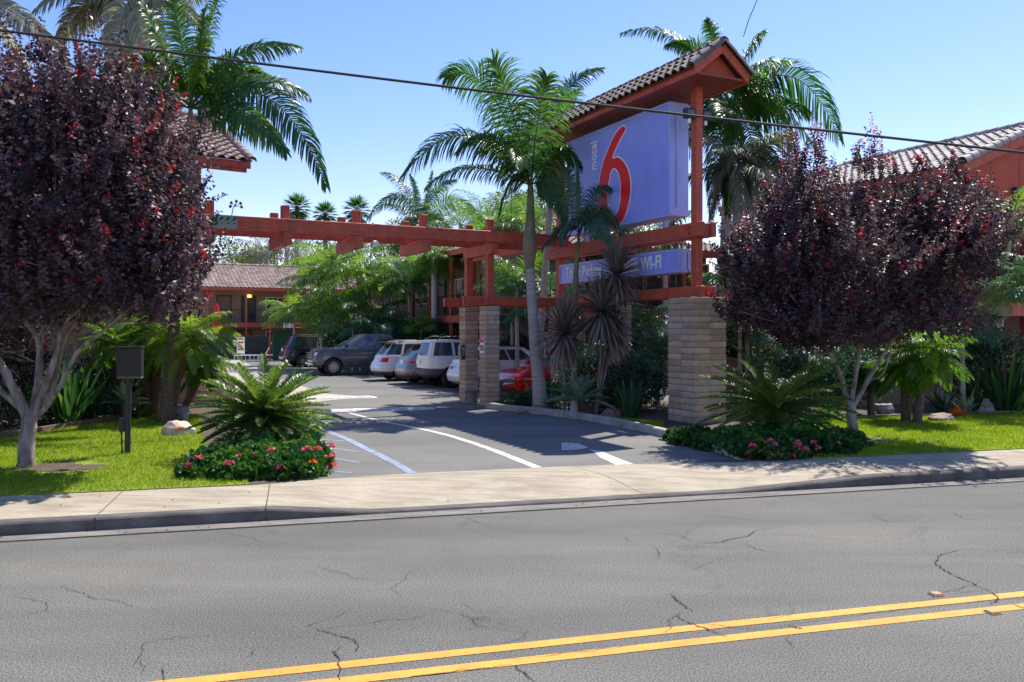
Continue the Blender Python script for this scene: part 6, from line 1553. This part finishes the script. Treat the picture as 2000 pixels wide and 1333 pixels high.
# red blossoms near the table
t = thing('red_blossoms', 'cluster of bright red blossoms in front of the stone table', 'flower', P(1022, 755, 22.8))
a2 = Acc()
for px, py in ((1012, 745), (1024, 747), (1033, 748), (1018, 758), (1012, 756), (1022, 764)):
    c = np.array(P(px, py, 22.7)); m = 26; d = nrm(RNG.normal(0, 1, (m, 3))); leaves(a2, c+d*.03, d, .10, .09, RNG.uniform(0, 1, m))
a2.build('petals', M_redp, t)

# ------------------------------------------------------------ strap and rosette plants
def headed(label, base, heads, mat=None, name='cordyline'):
    t = thing(name, label, 'plant', base); base = Vector(base); mb = MB()
    for c, r, n in heads: mb.tube([base, base.lerp(Vector(c), .55)+Vector((random.uniform(-.05, .05), 0, 0)), Vector(c)], [.04, .03, .028], 8)
    mb.build('stems', M_bark, t, smooth=60)
    for c, r, n in heads:
        acc = Acc(); az = 0
        for i in range(n):
            f = (i+.5)/n; e = 1.45-2.5*f+random.uniform(-.15, .15); az += 2.39996
            blade(acc, Vector(c)+Vector((0, 0, .10-.2*f)), sphdir(az, e), r*random.uniform(.85, 1.15), .075, .35+.5*f, 4, min(1, max(0, .25+.5*random.random()+.15*(f > .6))), .15, [(0, .7), (.4, 1), (.8, .6), (1, .03)])
        acc.build('leaf_head', mat or M_cord, t)
Yc = 20.6
headed('tallest dark spiky plant with two round heads in front of the narrow sign', Vector((2.1, Yc, LOT)), [(P(1205, 540, Yc), .88, 190), (P(1176, 612, Yc-.2), .98, 200), (P(1198, 655, Yc+.3), .75, 130)])
headed('shorter dark spiky plant with one round head left of the tall one', Vector((1.35, Yc+.3, LOT)), [(P(1101, 655, Yc+.1), .95, 200)])
def rosette(name, label, c, L, w, n, mat, el=(1.4, .05), droop=.5, h=.15, tint=(.3, .8), stem=True, seg=5, prof=None):
    c = Vector(c); t = thing(name, label, 'plant', c); mb = MB(); mb.tube([c, c+Vector((0, 0, h+.02))], [w*.4, w*.35], 8); mb.build('stem', M_ftrunk, t)
    acc = Acc(); az = random.uniform(0, 6)
    for i in range(n):
        f = (i+.5)/n; az += 2.39996; e = el[0]+(el[1]-el[0])*f+random.uniform(-.08, .08)
        blade(acc, c+Vector((0, 0, h)), sphdir(az, e), L*random.uniform(.85, 1.1)*(.75+.25*f), w, droop*random.uniform(.3, 1.3), seg, random.uniform(*tint), .3, prof)
    acc.build('leaves', mat, t); return t
ap = [(0, .35), (.25, .8), (.5, 1), (.8, .6), (1, .02)]
rosette('agave', 'large grey green agave rosette behind the right island rock', G(1134, 812), 1.0, .24, 30, M_agave, h=.34, prof=ap, droop=.35, tint=(.3, .9))
rosette('agave', 'small blue green agave rosette left of the large one', G(1078, 803), .50, .08, 26, M_agave, h=.10, prof=ap, droop=.2, tint=(.0, .5))
rosette('agave', 'small blue green agave right under the large one', G(1165, 806), .45, .09, 18, M_agave, h=.10, prof=ap, droop=.2, tint=(.0, .4))
rosette('agave', 'broad leaved green agave behind the utility box pole', G(243, 822), .78, .22, 16, M_agave, h=.36, prof=ap, droop=.4, tint=(.2, 1))
rosette('agave', 'green agave in the left bed, left of the utility box', G(185, 826), .55, .09, 22, M_strap, h=.25, prof=ap, droop=.4, tint=(.3, .9))
sp = [(0, .45), (.4, .9), (.65, 1), (.9, .5), (1, .02)]
def strapclump(name, label, c, L, w, n, mat, spread=.6, el=(1.5, .8), droop=.5, tint=(.1, .9), flowers=0, fm=None, fh=1.0):
    c = Vector(c); t = thing(name, label, 'plant', c); acc = Acc()
    for i in range(n):
        az = random.uniform(0, 6.28); e = random.uniform(*el[::-1]); r = random.uniform(0, spread)*.4
        blade(acc, c+Vector((math.cos(az)*r, math.sin(az)*r*.6, 0)), sphdir(az, e), L*random.uniform(.65, 1.1), w*random.uniform(.7, 1.1), droop*random.uniform(.2, 1.4), 6, random.uniform(*tint), .25, sp)
    acc.build('leaves', mat, t)
    for k in range(flowers):
        a2 = Acc(); q = c+Vector((random.uniform(-.5, .5)*spread, random.uniform(-.3, .1), fh*random.uniform(.85, 1.05)))
        for j in range(7): blade(a2, q, sphdir(random.uniform(-.6, .6)+(0 if k % 2 else 3.1), random.uniform(.2, 1.3)), .16, .035, .1, 2, random.random(), .3)
        a2.build('flower', fm or M_orp, t)
    return t
strapclump('bird_of_paradise', 'tall strap leaved clump with an orange flower right of the big trunk', G(135, 832), 1.45, .11, 60, M_strap, .8, (1.5, 1.0), .45, flowers=2, fh=1.15)
strapclump('banana_plant', 'broad bright leaves reaching towards the utility box from the left', G(160, 822), 1.5, .26, 16, M_strap, .6, (1.3, .55), .9, (.5, 1))
strapclump('green_strap_plant', 'small bright broad leaved plant at the left bed edging', G(140, 835), .45, .14, 8, M_bright, .3, (1.3, .7), .6, (.5, 1))
strapclump('bird_of_paradise', 'large strap leaved clump with orange flowers near the right edge', G(1965, 806), 1.75, .10, 75, M_strap, 1.1, (1.5, .75), .5, (.0, .8), flowers=3, fh=1.25)
strapclump('bird_of_paradise', 'strap leaved clump with long blue green blades left of the flowering one', G(1905, 803), 1.35, .07, 45, M_dkp, .6, (1.3, .5), .5, (.3, 1))
strapclump('green_strap_plant', 'dark upright strap leaved plant left of the big pillar base', G(1232, 817), .95, .05, 55, M_dkp, .5, (1.5, 1.0), .4, (.2, .9))
strapclump('green_strap_plant', 'dark strap leaved plant under the shade beside the middle pillar', G(1190, 805), .9, .06, 40, M_dkp, .5, (1.5, .8), .5, (.0, .7))
strapclump('green_strap_plant', 'pale grassy tuft growing in front of the wide purple tree, near the cycad', G(1620, 822), .7, .035, 60, M_dkp, .5, (1.4, .4), .7, (.3, .9))
strapclump('variegated_agave', 'agave with cream edged curling leaves beside the white right hand rock', G(1888, 812), .75, .075, 26, M_var, .3, (1.4, .2), .9, (.2, .7))
strapclump('green_strap_plant', 'dark strap leaved plant behind the right hand rocks', G(1845, 808), .8, .06, 36, M_dkp, .5, (1.4, .5), .6, (.0, .6))
strapclump('ground_fern', 'low green fern at the foot of the left date palms', G(275, 818), .5, .05, 40, M_strap, .5, (1.3, .2), .7, (.2, .9))
strapclump('ground_fern', 'low dark fern left of the right island rock', G(1100, 806), .4, .05, 40, M_dkp, .6, (1.3, .2), .7, (.2, .9))
strapclump('ground_fern', 'low dark fern at the foot of the slender pillar near the kerb', G(1000, 797), .45, .06, 36, M_dkp, .6, (1.3, .2), .7, (.2, .9))
rosette('bromeliad', 'red orange bromeliad in flower beside the beige right hand rock', G(1868, 816), .30, .05, 40, M_orp, h=.05, droop=.2, tint=(0, .5))
# ------------------------------------------------------------ rocks
def rock(label, c, r, mat, seed=0, rz=0):
    bm = bmesh.new(); bmesh.ops.create_icosphere(bm, subdivisions=4, radius=1); rg = np.random.default_rng(seed)
    planes = [(Vector(nrm(rg.normal(0, 1, 3))), rg.uniform(.55, .85)) for _ in range(12)]; ph = rg.uniform(0, 6, 9)
    for v in bm.verts:
        for n_, d_ in planes:
            e = v.co.dot(n_)-d_
            if e > 0: v.co -= n_*e
        k = 1+.05*math.sin(7*v.co.x+ph[0])*math.sin(6*v.co.y+ph[1])+.03*math.sin(17*v.co.z+ph[2])+rg.normal(0, .006)
        v.co = Vector((v.co.x*r[0]*k, v.co.y*r[1]*k, max(-.25, v.co.z)*r[2]*k))
    me = bpy.data.meshes.new('rock'); bm.to_mesh(me); bm.free()
    o = finish('rock', me, mat, smooth=25); o.location = (c[0], c[1], c[2]+.02); o.rotation_euler = (0, 0, rz); tag(o, label, 'rock'); return o
M_rk1 = simple("white_orange_rock", (.52, .46, .40), (.50, .24, .12), .85, 3.5, bumpv=.6, bsc=14, stops=(.45, .62))
M_rk2 = simple("grey_rock", (.34, .32, .30), (.16, .15, .14), .9, 7, bumpv=.8, bsc=14)
M_rk3 = simple("rust_rock", (.34, .22, .17), (.22, .13, .10), .9, 5, bumpv=.8, bsc=12)
M_rk4 = simple("beige_rock", (.40, .32, .23), (.22, .17, .12), .9, 9, bumpv=.9, bsc=16)
rock('white and orange rock on the left lawn behind the flower mound', G(352, 850), (.36, .25, .34), M_rk1, 3, .2)
rock('dark grey speckled rock behind the white and orange rock', G(352, 822), (.28, .22, .36), M_rk2, 5)
rock('rusty flat topped rock beside the island kerb', G(1190, 815), (.36, .28, .26), M_rk3, 11, .3)
rock('grey slanting rock in the shade right of the wide purple tree', G(1726, 808), (.34, .2, .34), M_rk2, 8, .5)
rock('beige rough rock at the edge of the right lawn', G(1840, 824), (.33, .22, .20), M_rk4, 9)
rock('pale grey upright rock in the right bed', G(1924, 808), (.24, .18, .36), M_rk2, 21)
rock('small reddish rock at the foot of the leaning palm', G(1018, 808), (.20, .15, .16), M_rk3, 31)
# ------------------------------------------------------------ grass blades, litter
def inpoly(x, y, poly):
    r = np.zeros(len(x), bool); n = len(poly)
    for i in range(n):
        x1, y1 = poly[i][0], poly[i][1]; x2, y2 = poly[(i+1) % n][0], poly[(i+1) % n][1]
        c = ((y1 > y) != (y2 > y)) & (x < (x2-x1)*(y-y1)/((y2-y1)+1e-12)+x1); r ^= c
    return r
def grass(poly, n, label, h=.055, bare=()):
    px = np.array([p[0] for p in poly]); py = np.array([p[1] for p in poly])
    x0, x1 = max(px.min(), -13), min(px.max(), 17); y0, y1 = py.min(), py.max()
    x = RNG.uniform(x0, x1, n*3); y = RNG.uniform(y0, y1, n*3); k = inpoly(x, y, poly)
    for bx, by, br in bare: k &= ((x-bx)**2+((y-by)*1.0)**2 > (br*RNG.uniform(.6, 1.15, len(x)))**2)
    x, y = x[k][:n], y[k][:n]; m = len(x)
    B = np.stack([x, y, np.full(m, .165)], 1); az = RNG.uniform(0, 6.28, m); lean = RNG.uniform(0, .6, m)
    D = np.stack([np.cos(az)*lean, np.sin(az)*lean, np.ones(m)], 1); D = nrm(D)
    patch = .5+.3*np.sin(x*1.7+y*.6)*np.sin(y*2.3-x*.4)+.2*np.sin(x*6.1)*np.sin(y*5.3)
    dry = (np.sin(x*.9+1.3)*np.sin(y*1.9+.5)+.6*np.sin(x*3.1+y*2.2)) > .95
    T = np.clip(RNG.uniform(.0, .75, m)*.7+patch*.45-.08+(RNG.uniform(0, 1, m) < (.05+.3*dry))*.6, 0, 1)
    H = (h*RNG.uniform(.5, 1.25, m)*(.8+.4*patch))[:, None]; s = nrm(np.cross(D, RNG.normal(0, 1, (m, 3))))*.0045*RNG.uniform(.8, 1.5, m)[:, None]
    tip = B+D*H+np.stack([np.cos(az), np.sin(az), -.2*np.ones(m)], 1)*H*.3
    V = np.stack([B-s, B+s, tip+s*.15, tip-s*.15], 1); acc = Acc(); acc.add(V, np.arange(m*4).reshape(m, 4), T)
    o = acc.build('grass', M_grass); tag(o, label, 'grass', kind='stuff')
grass([(p[0], p[1]) for p in lawnL], 95000, 'short bright green grass on the left lawn', bare=[(-7.0, 12.75, .6), (-6.7, 12.65, .5)])
grass([(p[0], p[1]) for p in lawnR], 120000, 'short bright green grass on the right lawn', bare=[(6.9, 15.9, .5), (6.3, 15.6, .5)])
grass([(p[0], p[1]) for p in lawnS], 12000, 'small strip of grass between the island kerb and the big pillar')
def patchy(cx, cy, rx, ry, z, seed):
    rg = random.Random(seed); ph = [rg.uniform(0, 6) for _ in range(4)]; pts = []
    for i in range(90):
        a = i*math.pi/45; k = 1+.16*math.sin(3*a+ph[0])+.10*math.sin(7*a+ph[1])+.07*math.sin(15*a+ph[2])+rg.uniform(-.06, .06)
        pts.append((cx+rx*k*math.cos(a), cy+ry*k*math.sin(a)))
    sheet('bare_soil', pts, z, M_soil)
patchy(-7.05, 12.7, .72, .42, .171, 3); patchy(6.85, 15.9, .42, .38, .172, 5)
acc = Acc(); n = 200
X = RNG.uniform(-11, 12, n); Yy = RNG.uniform(0, 1, n)
u = RNG.uniform(-10, 11, n); v = np.where(RNG.uniform(0, 1, n) < .35, RNG.uniform(-.30, .0, n), RNG.uniform(.2, 3.5, n)); pp = np.array([SV(a, b) for a, b in zip(u, v)])
zz = np.array([.012 if b < 0 else walkz(a, b)+.006 if b < 1.6 else .19 for a, b in zip(u, v)])
keep = ~((u > -3.0) & (u < 3.6) & (v > .3) & (RNG.uniform(0, 1, n) < .85)); pp = pp[keep]; zz = zz[keep]; pp[:, 2] = zz; m = len(pp)
leaves(acc, pp, np.stack([RNG.normal(0, 1, m), RNG.normal(0, 1, m), RNG.uniform(0, .15, m)], 1), RNG.uniform(.02, .05, m), .025, RNG.uniform(0, .5, m), nsd=np.tile([[0, 0, 1.]], (m, 1)))
tag(acc.build('fallen_leaves', M_plum), 'small dark fallen leaves scattered on pavement and lawn', 'leaves', kind='stuff')
